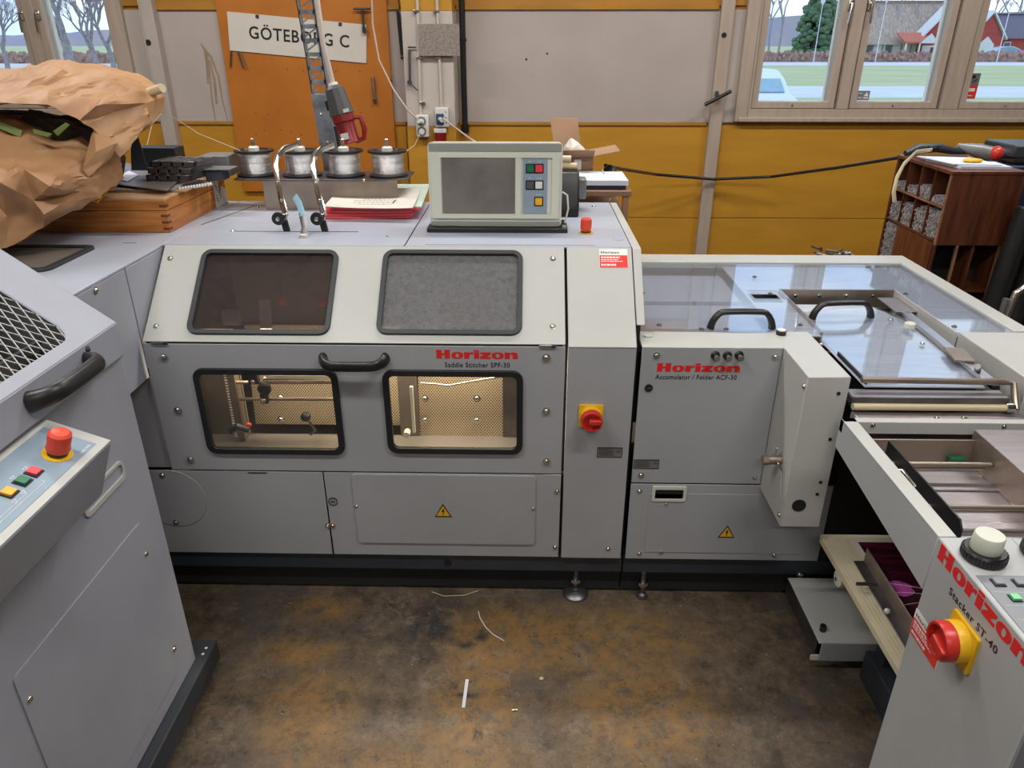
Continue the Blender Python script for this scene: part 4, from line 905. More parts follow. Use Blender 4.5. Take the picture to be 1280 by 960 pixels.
# inner sloping sheet with its own handle
sh = MB().plate([[(.862, 1.70), (1.165, 1.70), (1.185, 1.83), (1.185, 2.20), (1.13, 2.30), (.862, 2.24)]], (0, 0, ZF - .028), FX, (0, 1, 0), .003).build('inner_cover_sheet', COVERG, fo, smooth=False)
MB().plate([[(.862, 1.70), (1.165, 1.70), (1.185, 1.83), (1.185, 2.20), (1.13, 2.34), (.862, 2.34)]], (0, 0, ZF - .036), FX, (0, 1, 0), .002).build('inner_steel_sheet', DECK, fo, smooth=False)
handle(fo, (0.894, 2.18, 0.86), (1.083, 2.199, 0.86), (0, 0, 1), .048, .0085)
MB().obox((1.165, 1.72, ZF - .03), (.028, 0, 0), (.03, .62, 0), (0, 0, .012)).build('slide_rail', ALU, fo, .001)
MB().obox((1.195, 1.72, ZF - .05), (.02, 0, 0), (.02, .5, 0), (0, 0, .01)).build('slide_groove', BPRINT, fo)
c = (1.148, 2.082, 0.87); k = MB().lathe([(0, 0), (.016, 0), (.016, .012), (.014, .014), (0, .014)], c, seg=20).build('cream_knob', CREAMP, fo)
screws(fo, [(1.132, 1.966, 0.865), (0.841, 1.954, 0.865), (1.128, 2.157, 0.865)], (0, 0, 1), .005)
br = MB().obox((1.146, 1.823, 0.87), (.05, -.01, 0), (.015, .09, 0), (0, 0, .006)).build('slide_bracket', STEELB, fo, .001); MB().cyl((1.183, 1.773, 0.86), (1.16, 1.746, 0.89), .008, seg=12).build('bracket_pin', STEELD, br)
MB().obox((1.17, 2.22, ZF - .02), (.07, 0, 0), (0, .14, 0), (0, 0, .004)).build('clip_plate', STEEL, fo, .001)
MB().obox((.862, 1.70, ZF - .03), (.004, 0, 0), (0, .19, 0), (0, 0, .012)).build('paper_edge_guide', STEELD, fo)
# front hood
hd = MB(); hd.plate([[(.705, .433), (.811, .433), (.811, ZF), (.705, ZF)]], (0, 1.676, 0), FX, FZ, .003); hd.plate([[(1.679, .433), (1.992, .433), (1.992, ZF), (1.679, ZF)]], (.811, 0, 0), (0, 1, 0), FZ, .003)
hd.plate([[(-1.99, .433), (-1.679, .433), (-1.679, ZF), (-1.99, ZF)]], (.705, 0, 0), (0, -1, 0), FZ, .003); hd.plate([rect(.705, 1.676, .811, 1.992)], (0, 0, ZF + .001), FX, (0, 1, 0), .003); hd.plate([rect(.708, 1.68, .808, 1.99)], (0, 0, .436), FX, (0, 1, 0), .003)
hh = hd.build('outlet_hood', GL, fo, .0015); lab(hh, 'tall hood standing out from the folder front')
c = (0.745, 1.675, 0.504); MB().cyl((c[0], 1.6745, c[2]), (c[0], 1.6765, c[2]), .019, seg=24).build('large_hole', BPRINT, hh)
for c in ((0.788, 1.675, 0.843), (0.791, 1.675, 0.711), (0.79, 1.675, 0.579), (0.788, 1.675, 0.541)): MB().cyl((c[0], 1.6745, c[2]), (c[0], 1.6765, c[2]), .0048, seg=12).build('small_hole', BPRINT, hh)
screws(hh, [(0.704, 1.689, 0.855), (0.704, 1.694, 0.461)], (-1, 0, 0), .006)
c = V((0.704, 1.751, 0.602)); k = MB().cyl(c, c + V((-.035, 0, 0)), .013, seg=14).build('latch_barrel', STEELB, hh); MB().cyl(c + V((-.035, 0, 0)), c + V((-.05, 0, 0)), .015, seg=6).build('latch_nut', STEELB, k)
MB().obox(c + V((-.018, -.03, -.006)), (.004, 0, 0), (0, .055, 0), (0, 0, .012)).build('latch_tongue', CHROME, k, .001); MB().obox(c + V((-.018, -.006, -.004)), (.004, 0, 0), (0, .012, 0), (0, 0, .045)).build('latch_strap', CHROME, k, .001)
MB().obox(c + V((-.002, -.05, -.09)), (.002, 0, 0), (0, .09, 0), (0, .03, .065)).build('latch_gusset', GL, hh, .0005)
# front panels
up = fplate('upper_front_panel', [rect(x0, .446, .7035, .886)], G, fo, YF); lp = fplate('lower_front_panel', [rect(x0, .162, .925, .441)], G, fo, YF + .001)
box('front_panel_extension', G, fo, (.7045, YF + .115, .446), (.80, YF + .12, .88), .001)
logo(up, (0.363, YF, 0.813), FX, FZ, .231, .025, REDT)
text('Accumulator / Folder ACF-30', 'model_lettering', BPRINT, up, (0.362, YF, 0.789), FX, FZ, .226, .0145, .016)
screws(up, [(0.36, 1.868, 0.862), (0.346, 1.868, 0.474), (0.685, 1.868, 0.861)], (0, -1, 0), .0065); screws(up, [(0.71, 1.868, 0.854) , (0.683, 1.868, 0.47)], (0, -1, 0), .004)
for q in ((0.521, 1.87, 0.863), (0.554, 1.87, 0.863), (0.586, 1.87, 0.864)):
    c = V(q); k = MB().lathe([(0, 0), (.0125, 0), (.0125, .003), (.010, .006), (0, .006)], c, (0, -1, 0), 20).build('cable_socket', BLACK, up)
    MB().lathe([(0, .006), (.0065, .006), (.0065, .02), (.0075, .02), (.0075, .026), (0, .026)], c, (0, -1, 0), 14).build('socket_pin', CHROME, k)
c = V((0.346, 1.87, 0.762)); k = MB().lathe([(0, .001), (.0115, .001), (.0115, .003), (0, .003)], c, (0, -1, 0), 20).build('key_lock', BLACK, up); MB().box((c.x - .004, c.y - .0036, c.z - .001), (c.x + .006, c.y - .003, c.z + .001)).build('key_slot', CHROME, k)
rating(up, 0.321, 0.497, .075, .031, YF)
# recessed grip
a = (0.384, 1.87, 0.382); b = (0.487, 1.87, 0.435)
rg = MB().plate([rr(a[0], a[2], b[0], b[2], .006), rr(a[0] + .009, a[2] + .009, b[0] - .009, b[2] - .011, .004)], (0, YF - .004, 0), FX, FZ, .006).build('recessed_grip', CREAMP, lp, .002)
MB().box((a[0] + .008, YF - .001, a[2] + .008), (b[0] - .008, YF + .0005, b[2] - .010)).build('grip_hollow', BPRINT, rg)
dl = MB().plate([rr(0.367 + .01, .190, .885, .408, .004)], (0, YF - .001, 0), FX, FZ, .003).build('service_flap', G, lp, .001)
warning(dl, (0.626, YF - .001, 0.251), FX, FZ, .042)
screws(lp, [(0.346, 1.87, 0.416), (0.43, 1.87, 0.371), (0.43, 1.87, 0.19), (0.786, 1.87, 0.183), (0.362, 1.87, 0.182)], (0, -1, 0), .0055)
b2 = box('base_frame', SLATE, fo, (.316, 1.883, .096), (1.44, 1.94, .162), .003); screws(b2, [(0.885, 1.88, 0.094)], (0, -1, 0), .011)
box('under_shade_box', VOID, fo, (.316, 1.905, .012), (1.44, 2.72, .10), 0)  # same black stand-in for the shade below the folder
foot(fo, .385, 1.88, .018); foot(fo, 1.3, 1.91, .03)
box('outlet_shade_block', VOID, fo, (.926, 1.866, .163), (1.44, 1.92, .70), 0)  # black block standing in for shade on the panel end and recess
# right block, rollers and guard bar
rb = box('right_block', GL, fo, (1.244, 1.665, .42), (1.60, 1.996, ZF + .002), .003)
k = MB().lathe([(0, 0), (.012, 0), (.012, .004), (0, .004)], (1.242, 1.768, 0.816), (-1, 0, 0), 16).build('block_hole', BPRINT, rb)
MB().tube([(.845, 1.69, .875), (1.20, 1.69, .872), (1.225, 1.69, .868), (1.215, 1.64, .82)], .008, seg=10).build('guard_bar', STEELB, fo)
box('outlet_plate', STEEL, fo, (.815, 1.655, .838), (1.20, 1.70, .845), .001); box('outlet_plate_front', STEELD, fo, (.815, 1.65, .828), (1.20, 1.656, .845), .001)
MB().cyl((.815, 1.645, .822), (1.19, 1.645, .822), .009, seg=14).build('cream_roller', CREAMT, fo); MB().cyl((1.19, 1.645, .822), (1.21, 1.645, .822), .013, seg=12).build('roller_bearing', CHROME, fo)
box('crease_beam', STEEL, fo, (.815, 1.610, .770), (1.235, 1.65, .808), .004); box('beam_front', STEELD, fo, (.813, 1.606, .70), (1.235, 1.611, .80), .001)
screws(fo, [(1.005, 1.605, 0.812), (1.071, 1.605, 0.813)], (0, -1, 0), .005)
# ------------------------------------------------------------ stacker in the right foreground
ZS = .815; SX = .768
sk = thing('stacker', 'grey stacking machine in the right foreground with red rotary switch and white knob', 'machine', (1.0, 1.0, 0))
sp = MB().plate([[(-1.595, .738), (-1.125, .690), (-1.125, ZS), (-1.595, ZS)]], (SX, 0, 0), (0, -1, 0), FZ, .004).build('side_panel', GM, sk, .0015)
box('side_panel_rim', GL, sk, (SX, 1.125, ZS - .003), (SX + .034, 1.597, ZS + .001), .0015)
box('rear_rim', GL, sk, (SX, 1.575, ZS - .032), (1.35, 1.597, ZS + .001), .0015)
screws(sk, [(0.838, 1.574, 0.809), (1.151, 1.574, 0.808)], (0, -1, 0), .004)
box('inner_side_lip', BLACK, sk, (SX + .034, 1.125, ZS - .05), (SX + .039, 1.57, ZS - .008), .001)
box('tray_floor', STEEL, sk, (.81, 1.13, .722), (1.09, 1.545, .728), .001)
for y in (1.26, 1.41): box('tray_rib', STEEL, sk, (.81, y, .728), (1.09, y + .03, .733), .002)
box('tray_back_wall', STEELB, sk, (.81, 1.535, .728), (1.085, 1.54, .79), .001); box('dark_slot', VOID, sk, (.80, 1.545, .76), (1.2, 1.57, .775), 0)
box('circuit_board', PCBG, sk, (1.01, 1.515, .735), (1.045, 1.533, .750), .001)
for y, n in ((1.455, 1), (1.285, 2)): MB().cyl((.80, y, .772), (1.062, y, .772), .0058, seg=12).build('cross_rod', STEELB, sk); MB().cyl((.835, y - .002, .762), (1.05, y - .002, .762), .003, seg=8).build('thin_rod', CHROME, sk)
fl_ = MB().plate([[(-1.50, .745), (-1.19, .745), (-1.175, .765), (-1.175, .795), (-1.19, .81), (-1.50, .808)]], (.842, 0, 0), (0, -1, 0), FZ, .004).build('black_flap', BLACK, sk, .001)
MB().tube([(0.805, 1.381, 0.8), (0.818, 1.373, 0.805), (0.814, 1.307, 0.805), (0.806, 1.306, 0.8), (0.797, 1.316, 0.795)], .0035, seg=8).build('flap_wire_handle', CHROME, fl_)
cb = MB().box((1.066, 1.18, .728), (1.45, 1.55, .812)).build('steel_cover_box', STEEL, sk, .001)
MB().plate([rect(-1.548, .730, -1.182, .811)], (1.0655, 0, 0), (0, -1, 0), FZ, .002).build('box_side', STEELB, cb)
screws(cb, [(1.064, 1.6, 0.723), (1.064, 1.478, 0.721), (1.064, 1.355, 0.726)], (-1, 0, 0), .006)
MB().tube([(1.19, 1.26, .812), (1.19, 1.26, .845), (1.20, 1.265, .857), (1.23, 1.27, .86), (1.33, 1.28, .858), (1.34, 1.28, .812)], .008, seg=12).build('chrome_handle', CHROME, cb)
# control tower
tw = box('control_tower', GM, sk, (SX, .806, .06), (1.40, 1.125, ZS), .003)
box('front_cover', GB, sk, (SX + .004, .804, .06), (1.40, .8065, ZS - .01), .001)
logo(tw, (SX, 1.112, .7795), (0, -1, 0), FZ, .272, .033, REDT, 'logo')
text('Stacker ST-40', 'model_lettering', BPRINT, tw, (SX, 1.053, .744), (0, -1, 0), FZ, 1.053 - .905, .0155, .018)
sticker(tw, (SX, 1.125, .585), (0, -1, 0), FZ, .100, .060)
main_switch(tw, (SX, .983, .698), (0, -1, 0), FZ, .080, math.radians(-12))
def knob(c, s=1.0):
    b = MB().lathe([(0, 0), (.034 * s, 0), (.036 * s, .004), (.036 * s, .016), (.033 * s, .02), (0, .02)], c, seg=40).build('knurled_dial', BLACK, sk)
    m = MB()
    for i in range(36): a = 2 * math.pi * i / 36; m.box((c[0] + .0355 * s * math.cos(a) - .0012, c[1] + .0355 * s * math.sin(a) - .0012, c[2] + .003), (c[0] + .0355 * s * math.cos(a) + .0012, c[1] + .0355 * s * math.sin(a) + .0012, c[2] + .017))
    m.build('dial_ribs', BLACK, b); MB().lathe([(.0, .02), (.025 * s, .02), (.0255 * s, .022), (.0245 * s, .048), (.023 * s, .051), (0, .051)], c, seg=36).build('dial_knob', CREAMP, b)
knob((0.815, 1.064, 0.816)); knob((0.927, 1.073, 0.816))
kx = 0.781; ky = 1.016
kp2 = box('key_panel', DGREYP, sk, (kx - .004, ky - .17, ZS), (kx + .16, ky, ZS + .0015), .0005)
for i in range(4): box('divider_line', PAPERG, kp2, (kx + .002, ky - .043 - .032 * i, ZS + .0015), (kx + .155, ky - .0422 - .032 * i, ZS + .0018), 0)
for i in range(4): key(kp2, (kx + .022 + .036 * i, ky - .02, ZS + .001), FX, (0, 1, 0), .016, DGREYP)
for (i, j) in ((0, 0), (1, 0), (2, 0), (0, 1), (1, 1), (0, 2)): key(kp2, (kx + .028 + .036 * i + .012 * j, ky - .058 - .034 * j, ZS + .001), FX, (0, 1, 0), .014, LGREEN)
box('tower_top_seam', SHADE_TRIM, sk, (.90, 1.0, ZS), (.9012, 1.123, ZS + .0004), 0)

# delivery table under the folder outlet
dt = thing('delivery_table', 'cream ribbed delivery board on small casters under the folder outlet', 'table', (1.0, 1.45, 0))
bx0, bx1 = .835, 1.16
MB().plate([rr(bx0, 1.135, bx1, 1.716, .012)], (0, 0, .380), FX, (0, 1, 0), .018).build('ribbed_board', CREAMB, dt, .003)
for i in range(14): box('rib', CREAMB, dt, (bx0 + .012 + i * .0095, 1.145, .380), (bx0 + .0165 + i * .0095, 1.70, .3815), .0004)
for (x, y) in ((.868, 1.585), (1.12, 1.585), (.868, 1.2), (1.12, 1.2)):
    f = MB().box((x - .014, y - .016, .338), (x + .014, y + .016, .363)).build('caster_fork', CREAMP, dt, .002)
    MB().cyl((x - .022, y, .330), (x - .008, y, .330), .023, seg=20).build('caster_wheel', CREAMP, f, .002); MB().cyl((x + .008, y, .330), (x + .022, y, .330), .023, seg=20).build('caster_wheel', CREAMP, f, .002)
    MB().cyl((x - .026, y, .330), (x + .026, y, .330), .005, seg=10).build('caster_axle', CHROME, f)
m = MB(); m.box((.98, 1.14, .10), (1.03, 1.19, .362)); m.box((.98, 1.50, .10), (1.03, 1.55, .362)); m.box((.96, 1.14, .002), (1.05, 1.56, .10)); m.build('underframe', SLATE, dt, .002)
MB().obox(V((0.883, 1.593, 0.383)), V((.055, 0, 0)), V((0.877, 1.279, 0.383)) - V((0.883, 1.593, 0.383)), V((0, 0, .003))).build('metal_strap', STEELD, dt, .001)
q0 = V((0.883, 1.593, 0.383)); q1 = V((0.878, 1.289, 0.383)); MB().obox(q0 + V((.026, 0, 0)), q1 - q0, (0, 0, .045), (.003, 0, 0)).build('upright_fence', STEELB, dt, .001)
c = V((0.854, 1.483, 0.4)); MB().cyl(c + V((-.01, 0, 0)), c + V((.04, 0, 0)), .005, seg=10).build('fence_screw', STEELD, dt); c = V((0.878, 1.386, 0.4)); MB().sphere(c, .007).build('fence_knob', WHITE, dt)
# printed sheets on the board
pz = .383
def sheet(name, pts, z, mat, label, group=None, th=.0015):
    o = MB().plate([[(p[0], p[1]) for p in pts]], (0, 0, z), FX, (0, 1, 0), th).build(name, mat, smooth=False); return tag(o, label, 'print', group)
a = [(0.923, 1.688, 0.385), (1.058, 1.684, 0.385), (1.062, 1.362, 0.385), (0.923, 1.422, 0.385)]
wsheet = [(.915, 1.275), (1.11, 1.275), (1.11, 1.690), (.915, 1.690)]
o = MB().plate([[(p[0], p[1]) for p in wsheet]], (0, 0, .3860), FX, (0, 1, 0), .0045).build('paper_pile', PAPER, smooth=False); tag(o, 'white bordered pile under the maroon print on the cream board', 'paper')
t = thing('printed_sheet', 'dark maroon printed sheet with pink oval on the delivery board', 'print', (1.01, 1.5, .3862))
MB().plate([rect(.926, 1.29, 1.10, 1.672)], (0, 0, .3876), FX, (0, 1, 0), .0014).build('sheet', DMAG, t, smooth=False)
c = (0.955, 1.492, 0.389); MB().plate([[(c[0] - .002 + .032 * math.cos(i * .42) * (1 + .2 * math.sin(i)), c[1] - .01 + .03 * math.sin(i * .42)) for i in range(15)]], (0, 0, .3882), FX, (0, 1, 0), .0005).build('pink_oval', PINKP, t, smooth=False)
m = MB()
for k_ in range(3): m.tube([(.93 + i * .017, 1.42 + k_ * .035 + .012 * math.sin(i * .35 + k_), .3884) for i in range(10)], .0009, seg=4)
m.build('white_curve', WPRINT, t, smooth=False)
# foot plate
t = thing('foot_plate', 'bent grey steel plate near the floor below the folder outlet', 'plate', (1.0, 1.7, 0))
MB().box((.838, 1.583, .099), (1.18, 1.86, .103)).build('plate', GL, t, .001); MB().box((.846, 1.581, .036), (1.18, 1.585, .103)).build('front_lip', G, t, .001)
MB().box((.838, 1.60, .040), (.842, 1.86, .10)).build('side_lip', STEELD, t, .001)
MB().plate([rr(.822, .036, .848, .056, .006)], (0, 1.583, 0), FX, FZ, .003).build('corner_tab', CREAMP, t, .001)
m = MB().box((1.14, 1.60, 0), (1.17, 1.86, .098)); m.box((.9, 1.75, 0), (.94, 1.86, .098)); m.build('support', SLATE, t)
c = (0.864, 1.631, 0.103); MB().cyl((c[0], c[1], .103), (c[0], c[1], .122), .009, seg=12).build('hex_bolt', BLACK, t)

# ------------------------------------------------------------ left foreground machine
fg = thing('foreground_machine', 'bluish grey machine in the left foreground with mesh guard and control box', 'machine', (-1.5, .8, 0))
XF = -.895
m = MB(); m.box((-2.2, -.4, .13), (XF - .004, 1.47, 1.018)); m.build('cabinet_body', GB, fg, .003)
def xl(pts): return [(-y, z) for (_, y, z) in pts]   # points on the side face to plate coordinates
sd = MB().plate([[(-1.472, .12), (.4, .12), (.4, 1.020), (-1.472, 1.020)]], (XF, 0, 0), (0, -1, 0) , FZ, .004)
sd = MB().plate([rect(-1.472, .12, .4, 1.020)], (XF, 0, 0), (0, 1, 0), FZ, .004) if False else MB().plate([rect(-.4, .12, 1.472, 1.020)], (XF, 0, 0), (0, 1, 0), FZ, .004)
sd = sd.build('side_panel', GB, fg, .002)
pa, pb = (-0.893, 1.373, 0.638), (-0.893, 0.92, 0.664)
sdp = MB().plate([rr(pb[1], .17, pa[1] + .012, pa[2], .012)], (XF + .003, 0, 0), (0, 1, 0), FZ, .003).build('service_panel', GB, fg, .001)
screws(sdp, [(-0.893, 1.373, 0.553), (-0.893, 1.384, 0.241), (-0.893, 0.936, 0.571)], (1, 0, 0), .007)
# recess grip in side panel
a = (-0.893, 1.262, 0.776); b = (-0.893, 1.363, 0.795)
rg = MB().plate([rr(a[1] - .05, a[2] - .012, b[1] + .012, b[2] + .018, .016), rr(a[1] - .042, a[2], b[1] + .004, b[2] + .010, .010)], (XF + .005, 0, 0), (0, 1, 0), FZ, .006).build('recessed_grip', GL, fg, .002)
MB().plate([rr(a[1] - .045, a[2] - .002, b[1] + .005, b[2] + .012, .010)], (XF + .001, 0, 0), (0, 1, 0), FZ, .001).build('grip_hollow', GB, rg)
# hood
XH = -.882
hz = 1.0985
hp = MB().plate([rect(-.4, 1.024, 1.466, hz)], (XH, 0, 0), (0, 1, 0), FZ, .006).build('hood_skirt', GB, fg, .002)
FV = V((-0.7876, 0, 0.6162)); FO = V((XH, 0, hz)); FN = V((0, 1, 0)).cross(FV)
hole = rr(-.3, .028, 1.345, .226, .035)
hs = MB().plate([rect(-.4, 0, 1.466, .62), hole], FO, (0, 1, 0), FV, .006).build('hood_slope', GB, fg, .003)
box('hood_back', GB, fg, (-1.36, 1.458, 1.02), (XH - .004, 1.464, hz - .002), .001)
MB().plate([[(XH - .008, 1.03), (XH - .008, hz - .006), (XH - .49, hz + .37), (XH - .49, 1.03)]], (0, 1.462, 0), FX, FZ, .004).build('hood_end', GB, fg)
# expanded metal lattice
m = MB(); 
def fp(y, s, h=0): return FO + V((0, y, 0)) + FV * s - FN * .004 + FN * h
def clipseg(a, b):
    # clip a segment to the rounded hole box
    t0, t1 = 0.0, 1.0; d = (b[0] - a[0], b[1] - a[1])
    for (p, q) in ((-d[0], a[0] - .45), (d[0], 1.345 - a[0]), (-d[1], a[1] - .028), (d[1], .226 - a[1])):
        if p == 0: continue
        r = q / p
        if p < 0: t0 = max(t0, r)
        else: t1 = min(t1, r)
    return None if t0 >= t1 else ((a[0] + d[0] * t0, a[1] + d[1] * t0), (a[0] + d[0] * t1, a[1] + d[1] * t1))
for i in range(-6, 60):
    for sgn in (1, -1):
        y0 = .3 + i * .0235; a = (y0, -.02); b = (y0 + sgn * .32 * .60, .30) if True else None
        c_ = clipseg((y0, 0), (y0 + sgn * .25 * .55, .25))
        if c_:
            p, q = fp(*c_[0], .001 * sgn), fp(*c_[1], .001 * sgn); m.obox(p, q - p, V((0, .0017, 0)), -FN * .002)
m.build('mesh_guard', GL, fg, smooth=False)['kind'] = 'stuff'
box('inner_floor', VOID, fg, (-1.4, .3, 1.0185), (XH - .01, 1.45, 1.022), 0)
MB().obox((-1.2, 1.0, 1.03), (.10, 0, 0), (.12, .35, 0), (0, 0, .05)).build('inner_guide', STEELD, fg, .002); MB().obox((-1.0, 1.02, 1.035), (.008, 0, 0), (.0, .35, 0), (0, 0, .06)).build('inner_edge', STEEL, fg)
screws(fg, [(-0.881, 1.343, 1.086)], (1, 0, 0), .005, 'dark_rivet', SLATE)
h = handle(fg, (-0.882, 1.33, 1.065), (-0.882, 1.144, 1.067), (1, 0, .25), .045, .0115)
# base
bs = box('base_frame', SLATE, fg, (-2.2, -.4, .05), (XF + .030, 1.545, .118), .004)
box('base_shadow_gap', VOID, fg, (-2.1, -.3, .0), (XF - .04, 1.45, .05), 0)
p = (-0.926, 1.563, 0.118); 
for d in (-.01, .012): MB().cyl((XF + .012, 1.50 + d, .118), (XF + .012, 1.50 + d, .1186), .004, seg=10).build('white_dot', WPRINT, bs)
# control box
BO, BV = V((-.895, 0, 1.012)), V((.9333, 0, -.3590)); BN = V((0, -1, 0)).cross(BV) ; BN = -BN if BN.z < 0 else BN
def bp(y, s, h=0): return BO + V((0, y, 0)) + BV * s + BN * h
bxp = [(-.895, .86), (-.895, 1.012), tuple((BO + BV * .125)[i] for i in (0, 2)), (-.826, .845)]
cbx = MB().plate([bxp], (0, .1, 0), FX, FZ, 1.0)
cbx = MB(); YB0, YB1 = .1, 1.187
P = [V((q[0], YB0, q[1])) for q in bxp] + [V((q[0], YB1, q[1])) for q in bxp]
cbx.add(P, [(0, 1, 2, 3), (7, 6, 5, 4), (0, 4, 5, 1), (1, 5, 6, 2), (2, 6, 7, 3), (3, 7, 4, 0)])
cbo = cbx.build('control_box', GB, fg, .004); lab(cbo, 'sloping control box with three keys and a stop button')
MB().plate([[(-1.184, .002), (.0, .002), (.0, .124), (-1.184, .124)]], BO + BN * .0015, (0, -1, 0), BV, .002).build('box_rim', GL, cbo, .0008)
fm = MB().plate([rect(-1.160, .014, .0, .109)], BO + BN * .0022, (0, -1, 0), BV, .0008).build('key_film', BLUEP, cbo, smooth=False)
def cb_pt(p, h=.002): return BO + V((0, -p[0], 0)) + BV * p[1] + BN * h
for (px, mm) in (((-1.037, .070), REDB), ((-1.008, .069), GREENB), ((-.974, .068), YELB)):
    key(cbo, cb_pt(px), (0, -1, 0), BV, .0185, mm)
ec = cb_pt((-1.100, .073), .0022)
yr = MB().lathe([(0, 0), (.0245, 0), (.0245, .0015), (.0, .0015)], ec, BN, 28).build('yellow_ring', YEL, cbo)
MB().lathe([(0, .001), (.0165, .001), (.0165, .010), (0, .010)], ec, BN, 24).build('black_collar', BLACK, yr)
MB().lathe([(0, .010), (.0185, .010), (.0200, .014), (.0185, .022), (.0195, .034), (.0185, .044), (.014, .0485), (0, .050)], ec, BN, 28).build('emergency_stop', REDORANGE, yr)
m = MB()
def pline(p, q, w=.0007):
    a, b = cb_pt(p, .0026), cb_pt(q, .0026); d = b - a; s_ = d.cross(BN).normalized() * w; m.obox(a - s_ / 2, d, s_, BN * .0002)
pline((-1.024, .088), (-1.024, .096)); pline((-1.024, .096), (-.90, .096)); pline((-.985, .082), (-.985, .090)); pline((-.985, .09), (-.90, .09))
for (y, s) in ((-1.045, .052), (-1.015, .050), (-.99, .082), (-.965, .084)):
    pline((y, s), (y + .006, s + .006)); pline((y + .006, s + .006), (y + .010, s)); pline((y, s), (y + .010, s))
m.build('panel_lines', WPRINT, cbo, smooth=False)
text('ON-OFF', 'panel_caption', WPRINT, cbo, cb_pt((-1.15, .100), .0024), (0, -1, 0), BV, .03, .005, .01)

# ------------------------------------------------------------ spools on their rack
rk = thing('spool_rack', 'grey brown bent metal rack carrying four wire spools behind the stitcher top', 'rack', (-.72, 2.68, ZT))
YS = 2.68; ZP = 1.209
box('rack_front', STEELB, rk, (-0.929, 2.60, ZT), (-0.455, 2.603, ZP - .004), .001)
MB().plate([[(-1.03, 2.603), (-.97, 2.597), (-.50, 2.597), (-.42, 2.62), (-.42, 2.78), (-1.03, 2.78)]], (0, 0, ZP), FX, (0, 1, 0), .006).build('rack_shelf', STEELD, rk, .001)
screws(rk, [(x, 2.598, ZP - .002) for x in (-.88, -.73, -.57)], (0, -1, 0), .004)
def spool(label):
    t = thing('wire_spool', label, 'spool', (0, 0, 0), 'wire spools on the rack')
    R = .069; h = .088
    MB().lathe([(0, 0), (R, 0), (R, .006), (R * .8, .010), (0, .010)], (0, 0, 0), seg=36).build('lower_flange', BLACK, t)
    MB().lathe([(0, h - .010), (R * .8, h - .010), (R, h - .006), (R, h), (R * .75, h), (R * .7, h - .005), (0, h - .005)], (0, 0, 0), seg=36).build('upper_flange', BLACK, t)
    prof = [(.055 + .0012 * (i % 2), .010 + (h - .02) * i / 36) for i in range(37)]
    MB().lathe(prof, (0, 0, 0), seg=36).build('wire_winding', WIRE, t, ang=80)
    MB().lathe([(0, h - .004), (.019, h - .004), (.019, h + .008), (.013, h + .012), (0, h + .012)], (0, 0, 0), seg=8).build('hub_nut', WHITE, t)
    MB().lathe([(0, h), (.0062, h), (.0062, h + .036), (.004, h + .038), (0, h + .038)], (0, 0, 0), seg=14).build('spindle', CHROME, t)
    return t
labs = ['wire spool at the left end of the rack, nearest the wooden case', 'second wire spool from the left, behind the left curved wire guide', 'third wire spool from the left, just below the red power connector', 'wire spool at the right end of the rack, nearest the monitor']
sp0 = spool(labs[0]); sps = [sp0]
for l_ in labs[1:]:
    r_ = sp0.copy(); COL.objects.link(r_); r_['label'] = l_
    for ch in sp0.children: c_ = ch.copy(); COL.objects.link(c_); c_.parent = r_
    sps.append(r_)
for o, px in zip(sps, (-0.971, -0.807, -0.652, -0.497)): o.location = (px, 2.68, ZP + .0005); o.rotation_euler.z = px
# curved wire guides
def guide(dx, label):
    t = thing('wire_guide', label, 'guide', V((-0.754, 2.279, 1.103)) + V((dx, 0, 0)))
    f = t.location; x = f.x; z = f.z
    MB().obox((x - .014, f.y - .006, z), (.020, 0, 0), (0, .016, 0), (-.012, .01, .052)).build('fork', BLACK, t, .003)
    MB().cyl((x - .030, f.y - .004, z + .044), (x - .012, f.y - .004, z + .044), .0005, seg=4)
    w = MB().lathe([(0, 0), (.0195, 0), (.0205, .003), (.0195, .012), (0, .012)], (x - .022, f.y - .004, z + .042), (0, -1, 0), 28).build('wheel', BLACK, t)
    MB().lathe([(0, .012), (.008, .012), (.006, .017), (0, .018)], (x - .022, f.y - .004, z + .042), (0, -1, 0), 16).build('wheel_bolt', CHROME, w)
    pts = [V(q) + V((dx, 0, 0)) for q in ((-0.759, 2.29, 1.148), (-0.772, 2.31, 1.194), (-0.794, 2.36, 1.239), (-0.815, 2.42, 1.282), (-0.816, 2.46, 1.309), (-0.799, 2.49, 1.325), (-0.764, 2.52, 1.334))]
    m = MB(); m.tube(pts, .0105, seg=8, flat=.16, up=(0, 1, .3)); st_ = m.build('curved_strip', CHROME, t, ang=50)
    for i in (1, 2): screws(st_, [V(pts[i]) + V((0, -.003, 0))], (0, -1, .2), .004)
    MB().obox(V((-0.778, 2.28, 1.138)) + V((dx, 0, 0)), (.024, 0, 0), (0, .012, 0), (0, 0, .02)).build('strip_clamp', CHROME, t, .002)
    return t
guide(0, 'curved steel wire guide with black wheel, left of the two'); guide(.121, 'curved steel wire guide with black wheel, right of the two beside the papers')
t = thing('bent_strip', 'bent metal strip with pale blue tape standing between the two wire guides', 'strip', (-0.688, 2.198, 1.103))
p = [V((-0.72, 2.28, 1.212)), V((-0.702, 2.26, 1.192)), V((-0.692, 2.24, 1.169)), V((-0.68, 2.215, 1.131)), V((-0.683, 2.19, 1.107))]
MB().tube(p[:3] + [p[2] * .8 + p[3] * .2], .0115, seg=8, flat=.14, up=(0, 1, .2)).build('blue_tape', BLUET, t, ang=50); MB().tube(p[2:], .0105, seg=8, flat=.12, up=(0, 1, .2)).build('strip_body', STEELD, t, ang=50)
MB().obox(p[-1] + V((-.010, 0, -.006)), (.022, 0, 0), (0, .022, 0), (0, 0, .014)).build('strip_foot', CREAMP, t, .003)
